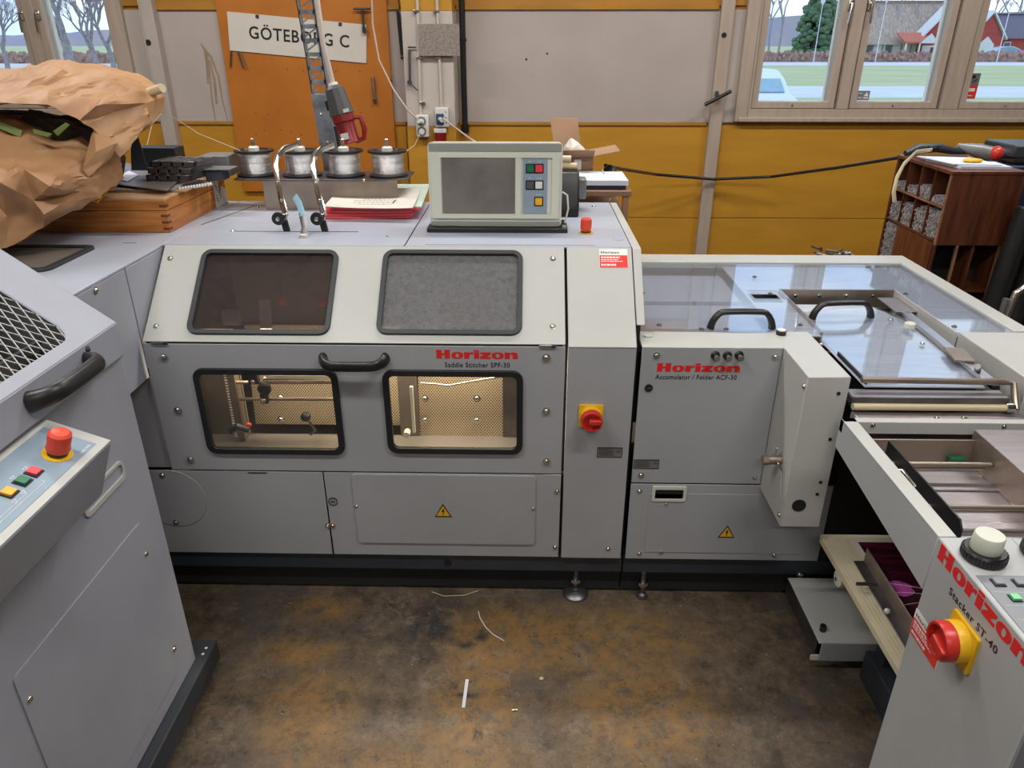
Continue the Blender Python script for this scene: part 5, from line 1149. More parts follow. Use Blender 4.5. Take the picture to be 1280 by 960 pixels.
o = MB().obox((-0.86, 2.601, 1.103), (.11, .02, 0), (.0, .03, 0), (.03, .02, .028)).build('angle_bracket', STEELB, None, .004); tag(o, 'small brown steel angle piece lying behind the bent strip', 'bracket')
# wires from spools over guides
for a, b, n in (((-0.998, 2.62, 1.302), (-2.038, 4.4, 1.254), 'left end spool to the left post'), ((-0.615, 4.36, 1.166), (-0.435, 2.7, 1.288), 'socket to the right end spool')):
    m_ = MB().tube([a, (V(a) + V(b)) / 2 + V((0, 0, -.02)), b], .0018, seg=6).build('thin_cable', CREAMT); tag(m_, 'thin cream cable running from the ' + n, 'cable')

# ------------------------------------------------------------ papers on the stitcher top
def quad(name, mat, pts, z, th, label, cat, group=None, bend=0):
    """a sheet with slightly lifted corners"""
    m = MB(); N = 8; P = []
    for k in range(2):
        for i in range(N + 1):
            for j in range(N + 1):
                u, v = i / N, j / N
                p = (V(pts[0]) * (1 - u) + V(pts[1]) * u) * (1 - v) + (V(pts[3]) * (1 - u) + V(pts[2]) * u) * v
                lift = bend * (abs(u - .5) * 2) ** 3 * .6 + bend * (abs(v - .5) * 2) ** 4 * .4
                P.append((p.x, p.y, z + lift + (th if k else 0)))
    n1 = (N + 1) ** 2; F = []
    for i in range(N):
        for j in range(N):
            a = i * (N + 1) + j; q = (a, a + 1, a + N + 2, a + N + 1)
            F.append(q); F.append(tuple(x + n1 for x in q[::-1]))
    ed = [i * (N + 1) for i in range(N + 1)]; ed2 = [i * (N + 1) + N for i in range(N + 1)]; ed3 = list(range(N + 1)); ed4 = [N * (N + 1) + j for j in range(N + 1)]
    for e_ in (ed, ed2, ed3, ed4):
        for a, b in zip(e_, e_[1:]): F.append((a, b, b + n1, a + n1))
    o = m.add(P, F).build(name, mat, None, ang=50); return tag(o, label, cat, group)
z = ZT + .0005; rs = random.Random(4)
base = [(-0.682, 2.454, 1.105), (-0.386, 2.46, 1.105), (-0.409, 2.882, 1.105), (-0.733, 2.876, 1.105)]
names = ['lowest', 'second from the bottom', 'third from the bottom', 'topmost']
for i in range(4):
    dx, dy = rs.uniform(-.012, .012), rs.uniform(-.004, .01)
    quad('card_folder', PAPERR, [(p[0] + dx + .005 * i, p[1] + dy, 0) for p in base], z, .0078, 'red card folder in the paper stack, ' + names[i], 'folder', 'red card folders in the paper stack', .002); z += .0088
quad('paper_pad', PAPERG, [(p[0] + (.03 if k in (1, 2) else .04), p[1] + .01, 0) for k, p in enumerate(base)], z, .004, 'pale green white pad lying on the red folders', 'paper'); z += .0045
b2_ = [(-0.674, 2.428, 1.14), (-0.376, 2.409, 1.14), (-0.396, 2.775, 1.14), (-0.7, 2.753, 1.14)]
pd = quad('printed_paper', PAPER, b2_, z + .001, .0016, 'curled off white printed sheets on top of the red folders', 'paper', None, .006)
off_ = V(pd.location)
m = MB(); r_ = random.Random(9)
for i in range(7):
    y = 2.395 + i * .030; x = -.60 + r_.uniform(0, .03)
    while x < (-.60 + (.16 if i < 2 else .09) + .02 * i):
        w = r_.uniform(.005, .016); m.box((x, y, z + .0031), (x + w, y + .004, z + .0034)); x += w + .004
m.box((-.46, 2.50, z + .0031), (-.455, 2.56, z + .0034)); m.box((-.40, 2.50, z + .0031), (-.395, 2.56, z + .0034)); m.box((-.45, 2.515, z + .0031), (-.41, 2.53, z + .0034))
lo_ = m.build('print_lines', BPRINT, pd, smooth=False)

# ------------------------------------------------------------ steel strut with the red connector
t = thing('steel_strut', 'tall galvanised perforated steel strut rising behind the wire spools', 'strut', (-.75, 2.85, 0))
xs0 = -.745
for s_ in (-.036, .036): 
    dx = s_
d0 = V((-.030, 0, 1.0)); b0 = V((-.748, 2.85, 1.281)); 
def sp_(x, z, y=2.85): return V((b0.x + x - .065 * (z - 1.281), y, z))
m = MB(); zz = 1.46; k_ = 0
while zz < 3.18:
    m.obox(sp_(-.026, zz, 2.85), sp_(.026, zz, 2.85) - sp_(-.026, zz, 2.85), (0, .003, 0), (0, 0, .014)); zz += .045
for s_ in (-.030, .022): m.obox(sp_(s_, 1.45), (.008, 0, 0), (0, .003, 0), sp_(s_, 3.2) - sp_(s_, 1.45))
for s_ in (-.030, .027): m.obox(sp_(s_, 0.0), (.003, 0, 0), (0, .04, 0), sp_(s_, 3.2) - sp_(s_, 0.0))
zz = 1.46
while zz < 3.15:
    m.obox(sp_(-.024, zz + .014, 2.852), (.048, 0, .031), (0, .002, 0), (0, 0, .006)); zz += .045
m.build('perforated_channel', GALV, t)
m = MB(); m.obox(sp_(-.032, 0, 2.846), (.062, 0, 0), (0, .004, 0), sp_(-.032, 1.47, 2.846) - sp_(-.032, 0, 2.846)); m.build('lower_plate', GALV, t, .001)
screws(t, [sp_(0, 1.30, 2.845), sp_(-.005, 1.40, 2.845)], (0, -1, 0), .006)
c = thing('power_connector', 'dark grey and deep red industrial power connector hanging beside the steel strut', 'connector', (-0.669, 2.8, 1.386))
a0, a1, a2, a3 = V((-0.695, 2.8, 1.501)), V((-0.673, 2.79, 1.408)), V((-0.648, 2.78, 1.316)), None
ax = (a2 - a0).normalized(); L_ = (a2 - a0).length
MB().lathe([(0, -.01), (.016, -.01), (.018, .0), (.0, .0)], a0, ax, 16).build('cable_gland', WHITE, c)
MB().lathe([(0, 0), (.024, 0), (.034, .012), (.042, .085), (.044, .10), (0, .10)], a0, ax, 10).build('plug_body', CEEGREY, c, ang=25)
MB().lathe([(0, .10), (.040, .10), (.040, .125), (.034, .13), (.034, .19), (.037, .20), (0, .20)], a0, ax, 28).build('red_socket', CEERED, c)
q = ax.cross(V((0, -1, 0))).normalized()
if q.x < 0: q = -q
MB().tube([a0 + ax * .118 + q * .038, a0 + ax * .125 + q * .062, a0 + ax * .165 + q * .064, a0 + ax * .195 + q * .052, a0 + ax * .200 + q * .02], [.008, .009, .010, .009, .008], seg=10).build('hinged_lid', CEERED, c)
MB().obox(a0 + ax * .165 + V((-.02, -.037, 0)), q * .028, ax * .022, (0, -.002, 0)).build('white_label', WHITE, c); MB().obox(a0 + ax * .078 + V((.018, -.040, 0)), q * .02, ax * .012, (0, -.002, 0)).build('white_label', WHITE, c)
MB().obox(a0 + ax * .04 - q * .05, q * .015, ax * .035, (0, .02, 0)).build('mount_clip', BLACK, c, .002)
cb_ = MB().tube([(-0.729, 2.82, 1.869), (-0.725, 2.81, 1.76), (-0.717, 2.8, 1.636), a0 - ax * .008], .009, seg=10).build('white_cable', CONDUIT); tag(cb_, 'white cable coming down from above into the grey and red connector', 'cable')
pc = MB().tube([sp_(.04, 1.36, 2.84), sp_(.045, 1.25, 2.84), sp_(.05, 1.12, 2.83)], .007, seg=8).build('dark_conduit', SLATE, t)

# ------------------------------------------------------------ wall things
c00 = V((-1.707, 4.555, 1.594)); c10 = V((-0.929, 4.555, 1.527)); c01 = V((-1.693, 4.555, 1.789)); c11 = V((-0.912, 4.555, 1.729))
su = (c10 - c00).normalized(); sv = V((-su.z, 0, su.x)); sw_ = (c10 - c00).length; sh_ = ((c01 - c00).dot(sv) + (c11 - c10).dot(sv)) / 2
sg = thing('place_sign', 'white enamel place sign reading GÖTEBORG C on the orange sheet', 'sign', c00 + V((sw_ / 2, 0, 0)))
MB().plate([rect(0, 0, sw_, sh_)], c00, su, sv, .006).build('sign_board', WPRINT if False else PAPER, sg, .001)
text('GÖTEBORG C', 'sign_lettering', BPRINT, sg, c00 + su * sw_ * .150 + sv * sh_ * .36, su, sv, sw_ * .725, sh_ * .40, .016, .001)
for (a, b) in ((.205, .90), (.80, .90)): p = c00 + su * sw_ * a + sv * sh_ * b; MB().obox(p, su * .018, sv * .018, (0, -.003, 0)).build('sign_screw', SLATE, sg)
def tool(name, label, cat, pts, r, mat, extra=None, y=4.552):
    o = MB().tube(pts, r, seg=8).build(name, mat); return tag(o, label, cat)
tool('hex_key', 'short dark hex key hanging under the left end of the sign', 'tool', [(-1.698, 4.552, 1.59), (-1.716, 4.552, 1.506)], .004, SLATE)
tool('hex_key', 'slanted dark hex key second under the sign', 'tool', [(-1.661, 4.552, 1.59), (-1.642, 4.552, 1.502)], .004, SLATE)
tool('hex_key', 'thin slanted steel pin third under the sign', 'tool', [(-1.643, 4.552, 1.586), (-1.62, 4.552, 1.498)], .003, STEELD)
t = thing('t_handle_key', 'dark T handle key hanging above the right end of the sign', 'tool', (-0.925, 4.54, 1.749))
MB().cyl((-0.974, 4.54, 1.804), (-0.88, 4.54, 1.804), .006, seg=10).build('cross_handle', SLATE, t); MB().cyl((-0.925, 4.54, 1.804), (-0.926, 4.54, 1.688), .007, .006, 10).build('shaft', SLATE, t); MB().cyl((-0.924, 4.54, 1.713), (-0.924, 4.54, 1.684), .012, seg=6).build('socket_end', SLATE, t)
t = thing('steel_rod', 'short worn steel rod hung upright on the orange sheet', 'tool', (-0.893, 4.55, 1.387))
MB().cyl((-0.897, 4.55, 1.456), (-0.896, 4.55, 1.327), .009, .008, 12).build('rod_body', STEELB, t); MB().cyl((-0.895, 4.548, 1.336), (-0.896, 4.548, 1.318), .012, seg=12).build('rod_end', SLATE, t)
c = (-0.796, 4.56, 1.434); o = MB().sphere(c, .009, 1, .5, 1, 10, 8).build('red_pin', CEERED); tag(o, 'small dark red pin near the right edge of the orange sheet', 'pin')
t = thing('spring_lever', 'thin spring tool with small lever hanging on the white pillar', 'tool', (-0.656, 4.385, 1.528))
m = MB(); m.tube([(-0.652, 4.385, 1.6), (-0.659, 4.385, 1.447)], .007, seg=8); m.build('rod', STEELD, t)
m = MB()
for i in range(12): p = V((-0.652, 4.38, 1.584)) * (1 - i / 11) + V((-0.657, 4.38, 1.463)) * (i / 11); m.cyl(p, p + V((0, 0, .004)), .0095, seg=8)
m.build('coil', PLATE, t); MB().cyl((-0.662, 4.39, 1.434), (-0.66, 4.375, 1.435), .014, seg=14).build('pivot', SLATE, t); MB().cyl((-0.656, 4.378, 1.431), (-0.618, 4.378, 1.393), .003, seg=8).build('lever', SLATE, t); MB().cyl((-0.66, 4.385, 1.612), (-0.616, 4.385, 1.612), .004, seg=8).build('hook', SLATE, t)
def socket(label, p, w, h):
    t = thing('wall_socket', label, 'socket', p); b = box('housing', WHITE, t, (p[0] - w / 2, p[1] - .035, p[2] - h / 2), (p[0] + w / 2, p[1], p[2] + h / 2), .006); return t
p = V((-0.599, 4.395, 1.206)); t = socket('white double wall socket low on the pillar', p, .072, .120)
for dz in (.022, -.022): MB().lathe([(.025, 0), (.025, .004), (.021, .004), (.015, -.002), (0, -.002)], p + V((-.004, -.036, dz * 1.2)), (0, -1, 0), 20).build('socket_ring', PLATE, t)
MB().cyl(p + V((-.004, -.035, .022)), p + V((-.016, -.065, .028)), .010, seg=12).build('plug', WHITE, t)
p = V((-0.487, 4.395, 1.253)); t = socket('grey wall socket with blue cover on the pillar above the red inlet', p, .075, .106)
box('blue_flap', BLUEPL, t, (p.x - .032, p.y - .045, p.z - .038), (p.x + .012, p.y - .034, p.z + .020), .004); MB().cyl(p + V((-.01, -.04, -.008)), p + V((.006, -.075, -.012)), .012, seg=12).build('plug', WHITE, t)
for dz in (-.03, .0, .03): screws(t, [p + V((.024, -.035, dz))], (0, -1, 0), .003)
p = V((-0.5, 4.39, 1.141)); t = thing('red_inlet', 'dark red power inlet with white top hanging under the blue plug socket', 'socket', p)
MB().lathe([(0, -.03), (.030, -.03), (.034, .03), (0, .03)], p, (0, 0, 1), 20).build('inlet_body', CEERED, t); box('white_top', WHITE, t, (p.x - .035, p.y - .035, p.z + .028), (p.x + .035, p.y + .0, p.z + .052), .004)
o = MB().tube([(-0.475, 4.32, 1.252), (-0.394, 4.2, 1.213), (-0.282, 3.7, 1.218), (-0.192, 3.05, 1.269), (-0.146, 2.9, 1.262)], .0045, seg=8).build('cable', CONDUIT); tag(o, 'white cable from the blue plug running down behind the monitor', 'cable')
o = MB().tube([(-0.858, 4.5, 1.923), (-0.862, 4.48, 1.728), (-0.835, 4.45, 1.547), (-0.756, 4.4, 1.396), (-0.675, 4.36, 1.29), (-0.612, 4.34, 1.241)], .0045, seg=8).build('cable', CONDUIT); tag(o, 'long cream cable hanging across the orange sheet to the double socket', 'cable')
o = MB().tube([(-2.161, 4.512, 1.847), (-2.163, 4.512, 1.565), (-2.162, 4.512, 1.418)], .0022, seg=6).build('cord', CONDUIT); tag(o, 'thin pale cord running down the pale grey left post', 'cord')
o = MB().tube([(-2.127, 4.51, 1.332), (-2.13, 4.5, 1.276), (-2.144, 4.48, 1.251), (-2.162, 4.4, 1.211), (-2.174, 4.3, 1.087)], .003, seg=6).build('cord', CREAMT); tag(o, 'cream cord hanging from the lower bolt hole of the left post', 'cord')
# clamp handle on the right post
t = thing('clamp_handle', 'black bar handle screwed across the pale post left of the right window', 'handle', (1.085, 4.5, 1.342))
MB().cyl((1.009, 4.49, 1.312), (1.15, 4.49, 1.385), .011, .010, 12).build('bar', BLACK, t); MB().cyl((1.083, 4.545, 1.373), (1.079, 4.5, 1.35), .012, seg=12).build('spindle', SLATE, t)
# black cable along the wall
o = MB().tube([(0.339, 3.3, 1.153), (0.451, 3.7, 1.078), (0.748, 4.4, 0.938), (1.115, 4.52, 0.892), (1.433, 4.45, 0.919), (1.64, 4.0, 1.043), (1.712, 3.5, 1.166), (1.736, 3.35, 1.227), (1.752, 3.3, 1.227)], .0085, seg=10).build('black_cable', BLACK); tag(o, 'thick black cable sagging across the yellow wall to the wooden cabinet', 'cable')

# ------------------------------------------------------------ shelf with boxes behind the monitor
YT = 3.0; zt = 1.117
t = thing('side_stand', 'brown wooden stand behind the stitcher carrying the cardboard box', 'stand', (.30, 3.1, 0))
box('top_board', CARD, t, (.08, 2.90, zt - .02), (.405, 3.4, zt), .002); box('lower_shelf', CARDL, t, (.08, 2.92, zt - .12), (.40, 3.4, zt - .105), .002)
for (x, y) in ((.10, 2.92), (.385, 2.92), (.10, 3.38), (.385, 3.38)): box('leg', WOODRL, t, (x - .012, y - .012, 0), (x + .012, y + .012, zt - .0205), .001)
o = box('notebook', NAVY, None, (.17, 2.93, zt + .0005), (.385, 3.12, zt + .016), .003); tag(o, 'dark blue binder lying on the brown stand', 'binder')
o = box('paper_stack', PAPERB, None, (.16, 2.92, zt + .017), (.392, 3.13, zt + .038), .002); tag(o, 'cold white paper stack on the dark blue binder', 'paper')
t = thing('cardboard_box', 'small open cardboard box with raised flaps behind the monitor', 'box', (.24, 3.25, zt + .04))
bz = zt + .039
bp0, bp1 = V((0.135, 3.15, bz)), None
xA, xB = 0.135, 0.272
zT = 1.21
m = MB(); m.box((xA - .03, 3.15, bz), (xB, 3.155, zT)); m.box((xA - .03, 3.36, bz), (xB, 3.365, zT)); m.box((xA - .03, 3.155, bz), (xA - .025, 3.36, zT)); m.box((xB - .005, 3.155, bz), (xB, 3.36, zT)); m.box((xA - .03, 3.15, bz), (xB, 3.365, bz + .004))
m.build('carton', CARD, t, .001)
MB().obox((xA - .03, 3.15, zT), (xB - xA + .03, 0, 0), (0, -.07, .035), (0, .003, .003)).build('front_flap', CARDL, t, .001)
MB().obox((xB, 3.155, zT), (0, .2, 0), (.11, 0, .02), (0, 0, .004)).build('side_flap', CARDL, t, .001)
MB().obox((xA - .02, 3.36, zT), (.12, 0, 0), (-.02, .03, .13), (0, .004, 0)).build('back_flap', CARDL, t, .001)
box('packing_tape', PAPER, t, (0.192, 3.147, bz + .002), (0.222, 3.1495, zT - .01), 0)

o = MB().sphere((0.348, 3.2, 1.128 - .01), .045, .8, 1, 1.2, 12, 8).build('black_coupling', BLACK); tag(o, 'black cable coupling at the right end of the cardboard box', 'coupling')
t = thing('black_device', 'black desk device with rounded keys standing behind the monitor', 'device', (.13, 2.60, ZT))
MB().plate([[(2.50, ZT), (2.70, ZT), (2.70, ZT + .14), (2.56, ZT + .14), (2.50, ZT + .03)]], (.175, 0, 0), (0, 1, 0), FZ, .10).build('device_body', BLACK, t, .006)
MB().obox((.175, 2.60, ZT + .04), (.03, 0, 0), (0, .06, 0), (0, 0, .07)).build('grey_end', PLATE, t, .006)
for k_, z_ in enumerate((.141, .165)):
    o = MB().tube([(.05, 2.60, ZT + z_ + .012), (.10, 2.60, ZT + z_ + .013), (.168 - .02 * k_, 2.60, ZT + z_ + .012)], .0115, seg=10).build('cream_roll', CREAMT, None); tag(o, 'cream roll on the black device, ' + ('lower' if k_ == 0 else 'upper') + ' of two', 'roll')
o = MB().tube([(0.306, 3.1, 1.164), (0.321, 3.0, 1.142), (0.327, 2.95, 1.104), (0.321, 2.9, 1.083)], .003, seg=6).build('cord', CONDUIT); tag(o, 'thin white cord hanging down beside the brown stand', 'cord')

# ------------------------------------------------------------ wooden case and its load (left)
cz = ZT + .0005; CX1 = -1.115; CY0, CY1 = 2.25, 2.73; CZ = .105
t = thing('wooden_case', 'orange brown varnished flat wooden case with finger joints on the left section', 'case', (-1.5, 2.5, cz))
box('case_base', WOODO, t, (-1.95, CY0, cz), (CX1, CY1, cz + .066), .002); box('case_lid', WOODO, t, (-1.95, CY0, cz + .0675), (CX1, CY1, cz + CZ - .006), .002)
box('lid_panel', WOODT, t, (-1.948, CY0 + .001, cz + CZ - .006), (CX1 - .001, CY1 - .001, cz + CZ), .001)
for z_ in (.008, .028, .048, .078): MB().box((CX1 - .02, CY0 - .0004, cz + z_), (CX1 + .0004, CY0 + .02, cz + z_ + .008)).build('finger_joint', WOODR, t, smooth=False)
MB().obox((CX1 + .0005, CY1 - .11, cz), (.002, 0, 0), (0, .045, 0), (0, 0, CZ)).build('paper_label', PAPER, t); lb_ = MB().plate([[(CY1 - .07, cz + .002), (CY1 - .005, cz + .002), (CY1 - .01, cz + .05), (CY1 - .05, cz + .07)]], (CX1 + .004, 0, 0), (0, 1, 0), FZ, .002).build('torn_label', PAPER, t, smooth=False)
m = MB(); r_ = random.Random(8)
for i in range(9): y = CY1 - .105 + r_.uniform(0, .03); z_ = cz + .02 + i * .009; m.box((CX1 + .0026, y, z_), (CX1 + .003, y + r_.uniform(.006, .012), z_ + .004))
m.build('label_print', BPRINT, t, smooth=False)
zt = cz + CZ + .001
quad('cardboard_sheet', CARDL, [(-1.338, 2.346, 1.21), (-1.091, 2.351, 1.21), (-1.095, 2.556, 1.21), (-1.419, 2.581, 1.21)], zt, .004, 'brown cardboard sheet lying directly on the wooden case', 'cardboard'); zt += .005
quad('yellow_envelope', YELW, [(-1.292, 2.169, 1.215), (-1.263, 2.146, 1.215), (-1.37, 2.445, 1.215), (-1.474, 2.488, 1.215)], zt, .002, 'yellow envelope corner beside the kraft bag', 'envelope')
quad('plastic_sheet', GREYPL, [(-1.319, 2.346, 1.215), (-1.125, 2.35, 1.215), (-1.146, 2.494, 1.215), (-1.387, 2.52, 1.215)], zt, .002, 'grey brown sheet on the cardboard on the case', 'sheet'); zt += .004
quad('steel_sheet', SHEETM, [(-1.466, 2.462, 1.235), (-1.122, 2.295, 1.235), (-1.229, 2.742, 1.235), (-1.553, 2.853, 1.235)], zt + .004, .003, 'large dark steel sheet lying over the wooden case', 'sheet'); zt += .009
quad('note_paper', PAPERB, [(-1.386, 2.481, 1.24), (-1.317, 2.435, 1.24), (-1.343, 2.564, 1.24), (-1.419, 2.65, 1.24)], zt, .0008, 'small white note on the dark steel sheet', 'paper')
o = MB().plate([[(0, 0), (.055, 0), (.022, .13), (0, .13)]], (-1.356, 2.549, 1.245), (1, .1, 0), (0, .35, .93), .003).build('steel_angle', SLATE, None, .001); tag(o, 'tall dark upright steel angle beside the kraft bag', 'bracket')
# stack of black ribbed frames
fp_ = [(-1.261, 2.453, 1.245), (-1.109, 2.41, 1.245), (-1.208, 2.694, 1.245), (-1.363, 2.729, 1.245)]
def frame(dx, dy, z, label):
    t = thing('ribbed_frame', label, 'frame', (fp_[0][0] + dx, fp_[0][1] + dy, z), 'black ribbed frames on the steel sheet')
    o_ = V((fp_[0][0] + dx, fp_[0][1] + dy, z)); u = V((fp_[1][0] - fp_[0][0], 0, 0)); v = V((.02, .115, 0))
    m = MB(); m.obox(o_, u, v * .1, (0, 0, .018)); m.obox(o_ + v * .9, u, v * .1, (0, 0, .018)); m.obox(o_, u * .05, v, (0, 0, .018)); m.obox(o_ + u * .95, u * .05, v, (0, 0, .018)); m.build('outer_frame', STEELD, t, .002)
    for i in range(3): MB().obox(o_ + u * (.22 + .24 * i), u * .04, v, (0, 0, .020)).build('cross_rib', PLATE, t)
zq = zt + .0005
for i, (dx, dy, l_) in enumerate(((0, 0, 'lowest black ribbed frame of the stack on the steel sheet'), (.006, .006, 'middle black ribbed frame of the stack on the steel sheet'), (.016, .012, 'topmost black ribbed frame of the stack on the steel sheet'))): frame(dx, dy, zq, l_); zq += .0205
def block(name, mat, a, b, label, cat='block', bev=.002): o = box(name, mat, None, a, b, bev); return tag(o, label, cat)
p = (-1.095, 2.449, 1.21)
block('dark_bracket', SLATE, (p[0] - .0, p[1] + .08, cz + CZ + .006), (p[0] + .06, p[1] + .14, cz + CZ + .042), 'dark metal block on the right edge of the wooden case', 'bracket')
block('metal_bar', PLATE, (p[0] - .05, p[1] + .17, cz + CZ + .006), (p[0] + .05, p[1] + .27, cz + CZ + .075), 'dark boxy metal bar behind the black frames', 'bar')
block('thin_plate', PLATE, (p[0] - .02, p[1] + .07, cz + CZ + .0425), (p[0] + .09, p[1] + .145, cz + CZ + .046), 'thin grey plate overhanging the dark metal block', 'plate', .0005)
p = (-1.406, 2.657, 1.25)
block('dark_tray', SLATE, (p[0] - .02, p[1] + .09, cz + CZ + .018), (p[0] + .12, p[1] + .17, cz + CZ + .085), 'dark metal tray standing behind the black frames next to the bag', 'tray')
p = (-1.108, 2.392, 1.21); m = MB(); r_ = random.Random(6)
o = thing('coil_bound_book', 'wire bound notebook lying at the front right corner of the wooden case', 'book', (p[0], p[1] + .02, cz + CZ))
MB().obox((p[0] - .02, p[1] - .01, cz + CZ + .0005), (.07, .10, 0), (-.05, .03, 0), (0, 0, .006)).build('cover', NAVY, o, .001)
for i in range(12): q = V((p[0] - .016 + .07 * i / 12, p[1] - .008 + .10 * i / 12, cz + CZ + .005)); MB().cyl(q, q + V((.004, .0, 0)), .006, seg=8).build('coil_ring', WHITE, o)

# ------------------------------------------------------------ crumpled kraft bag
def crumple(name, pts, outline, mat, parent, back, seed=1, amp=.010, sub=2, backscale=.75):
    """faceted front surface through measured points, closed by a rear surface"""
    P3 = [V(p) for p in pts]; n = len(P3)
    co = [V((p.x, p.z)) for p in P3]; edges = [(outline[i], outline[(i + 1) % len(outline)]) for i in range(len(outline))]
    vo, eo, fo_, *_ = geometry.delaunay_2d_cdt(co, edges, [], 1, 1e-5)
    def y_of(q):
        d = min(range(n), key=lambda i: (co[i] - q).length); return P3[d].y
    F = [V((q.x, y_of(q), q.y)) for q in vo]
    c = sum(F, V((0, 0, 0))) / len(F)
    B = [V((c.x + (q.x - c.x) * backscale, q.y + back, c.z + (q.z - c.z) * backscale)) for q in F]
    B = [V((q.x, q.y, max(q.z, min(p.z for p in F) + .005))) for q in B]
    bm = bmesh.new(); vf = [bm.verts.new(q) for q in F]; vb = [bm.verts.new(q) for q in B]
    cnt = {}
    for f in fo_:
        try: bm.faces.new([vf[i] for i in f]); bm.faces.new([vb[i] for i in reversed(f)])
        except ValueError: continue
        for i in range(len(f)): e = (f[i], f[(i + 1) % len(f)]); k = tuple(sorted(e)); cnt.setdefault(k, []).append(e)
    for k, es in cnt.items():
        if len(es) == 1:
            a, b = es[0]
            try: bm.faces.new([vf[b], vf[a], vb[a], vb[b]])
            except ValueError: pass
    bmesh.ops.subdivide_edges(bm, edges=bm.edges, cuts=1, use_grid_fill=True, smooth=.35)
    bmesh.ops.triangulate(bm, faces=bm.faces)
    bmesh.ops.subdivide_edges(bm, edges=bm.edges, cuts=2, use_grid_fill=True, smooth=.12)
    bm.normal_update()
    rr_ = seed * 7.7
    for v in bm.verts:
        q = v.co * 9
        a = (1 - abs(noise3(q.x + rr_, q.y, q.z)) * 2.4); b = (1 - abs(noise3(q.x * 2.3, q.y * 2.3 + rr_, q.z * 2.3)) * 2.2); c3 = 1 - abs(noise3(q.x * 5, q.y * 5 + rr_, q.z * 5)) * 2.2
        v.co += v.normal * amp * (a * .8 + b * .6 + c3 * .28 - .7)
    me = bpy.data.meshes.new(name)
    off = root_of(parent).location if parent else V((0, 0, 0))
    bmesh.ops.translate(bm, verts=bm.verts, vec=-off); bm.to_mesh(me); bm.free(); me.materials.append(mat)
    me.shade_smooth(); me.set_sharp_from_angle(angle=math.radians(32))
    o = bpy.data.objects.new(name, me); COL.objects.link(o); o.parent = parent; return o
kb = thing('kraft_bag', 'large crumpled brown kraft paper bag slumped on the wooden case', 'bag', (-1.6, 2.2, ZT))
up_ = [(-1.73, 2.32, 1.497), (-1.666, 2.4, 1.565), (-1.553, 2.42, 1.569), (-1.458, 2.46, 1.592), (-1.36, 2.44, 1.57), (-1.26, 2.42, 1.544), (-1.199, 2.4, 1.508), (-1.169, 2.38, 1.475), (-1.151, 2.3, 1.413), (-1.152, 2.24, 1.388), (-1.168, 2.15, 1.346), (-1.195, 2.13, 1.401), (-1.229, 2.1, 1.45), (-1.289, 2.07, 1.492), (-1.397, 2.04, 1.5), (-1.516, 2.02, 1.487),
       (-1.409, 2.3, 1.56), (-1.251, 2.24, 1.539), (-1.156, 2.2, 1.488), (-1.187, 2.12, 1.486), (-1.322, 2.14, 1.525), (-1.453, 2.14, 1.533), (-1.451, 2.25, 1.549), (-1.145, 2.14, 1.426), (-1.293, 2.2, 1.509), (-1.232, 2.28, 1.511)]
fu = crumple('upper_fold', up_, list(range(16)), KRAFT, kb, .20, 1, .011)
lo_p = [(-1.678, 2.2, 1.462), (-1.489, 2.16, 1.459), (-1.396, 2.14, 1.421), (-1.348, 2.16, 1.388), (-1.288, 2.18, 1.395), (-1.249, 2.16, 1.358), (-1.243, 2.12, 1.33), (-1.216, 2.08, 1.297), (-1.217, 2.08, 1.246), (-1.33, 1.98, 1.183), (-1.416, 1.93, 1.137), (-1.54, 1.88, 1.106), (-1.622, 1.98, 1.277),
        (-1.243, 1.99, 1.325), (-1.252, 1.93, 1.302), (-1.36, 1.9, 1.317), (-1.322, 1.955, 1.261), (-1.485, 1.98, 1.361), (-1.391, 2.04, 1.373), (-1.329, 2.08, 1.368), (-1.258, 2.08, 1.336), (-1.328, 1.96, 1.34), (-1.236, 2.03, 1.269), (-1.4, 1.95, 1.219), (-1.294, 1.94, 1.226), (-1.456, 1.9, 1.209)]
fl2 = crumple('lower_fold', lo_p, list(range(13)), KRAFT, kb, .22, 2, .010)
sd_p = [(-1.217, 2.14, 1.425), (-1.162, 2.12, 1.385), (-1.184, 2.1, 1.344), (-1.216, 2.05, 1.305), (-1.224, 2.05, 1.326), (-1.226, 2.1, 1.377), (-1.194, 2.08, 1.369)]
crumple('side_fold', sd_p, list(range(6)), KRAFT, kb, .03, 3, .003, backscale=.9)
m = MB(); m.sphere((-1.63, 2.40, 1.30), .17, 2.0, .9, .9, 16, 10); m.build('bag_contents', DARKIN, kb)
sp_p = [(-1.396, 2.16, 1.466), (-1.25, 2.2, 1.423), (-1.264, 2.22, 1.315), (-1.424, 2.22, 1.326), (-1.481, 2.2, 1.419), (-1.324, 2.15, 1.413)]
crumple('shaded_lining', sp_p, list(range(5)), DARKIN, kb, .05, 4, .02)  # near-black sheet, its colour holds the shade of the bag opening
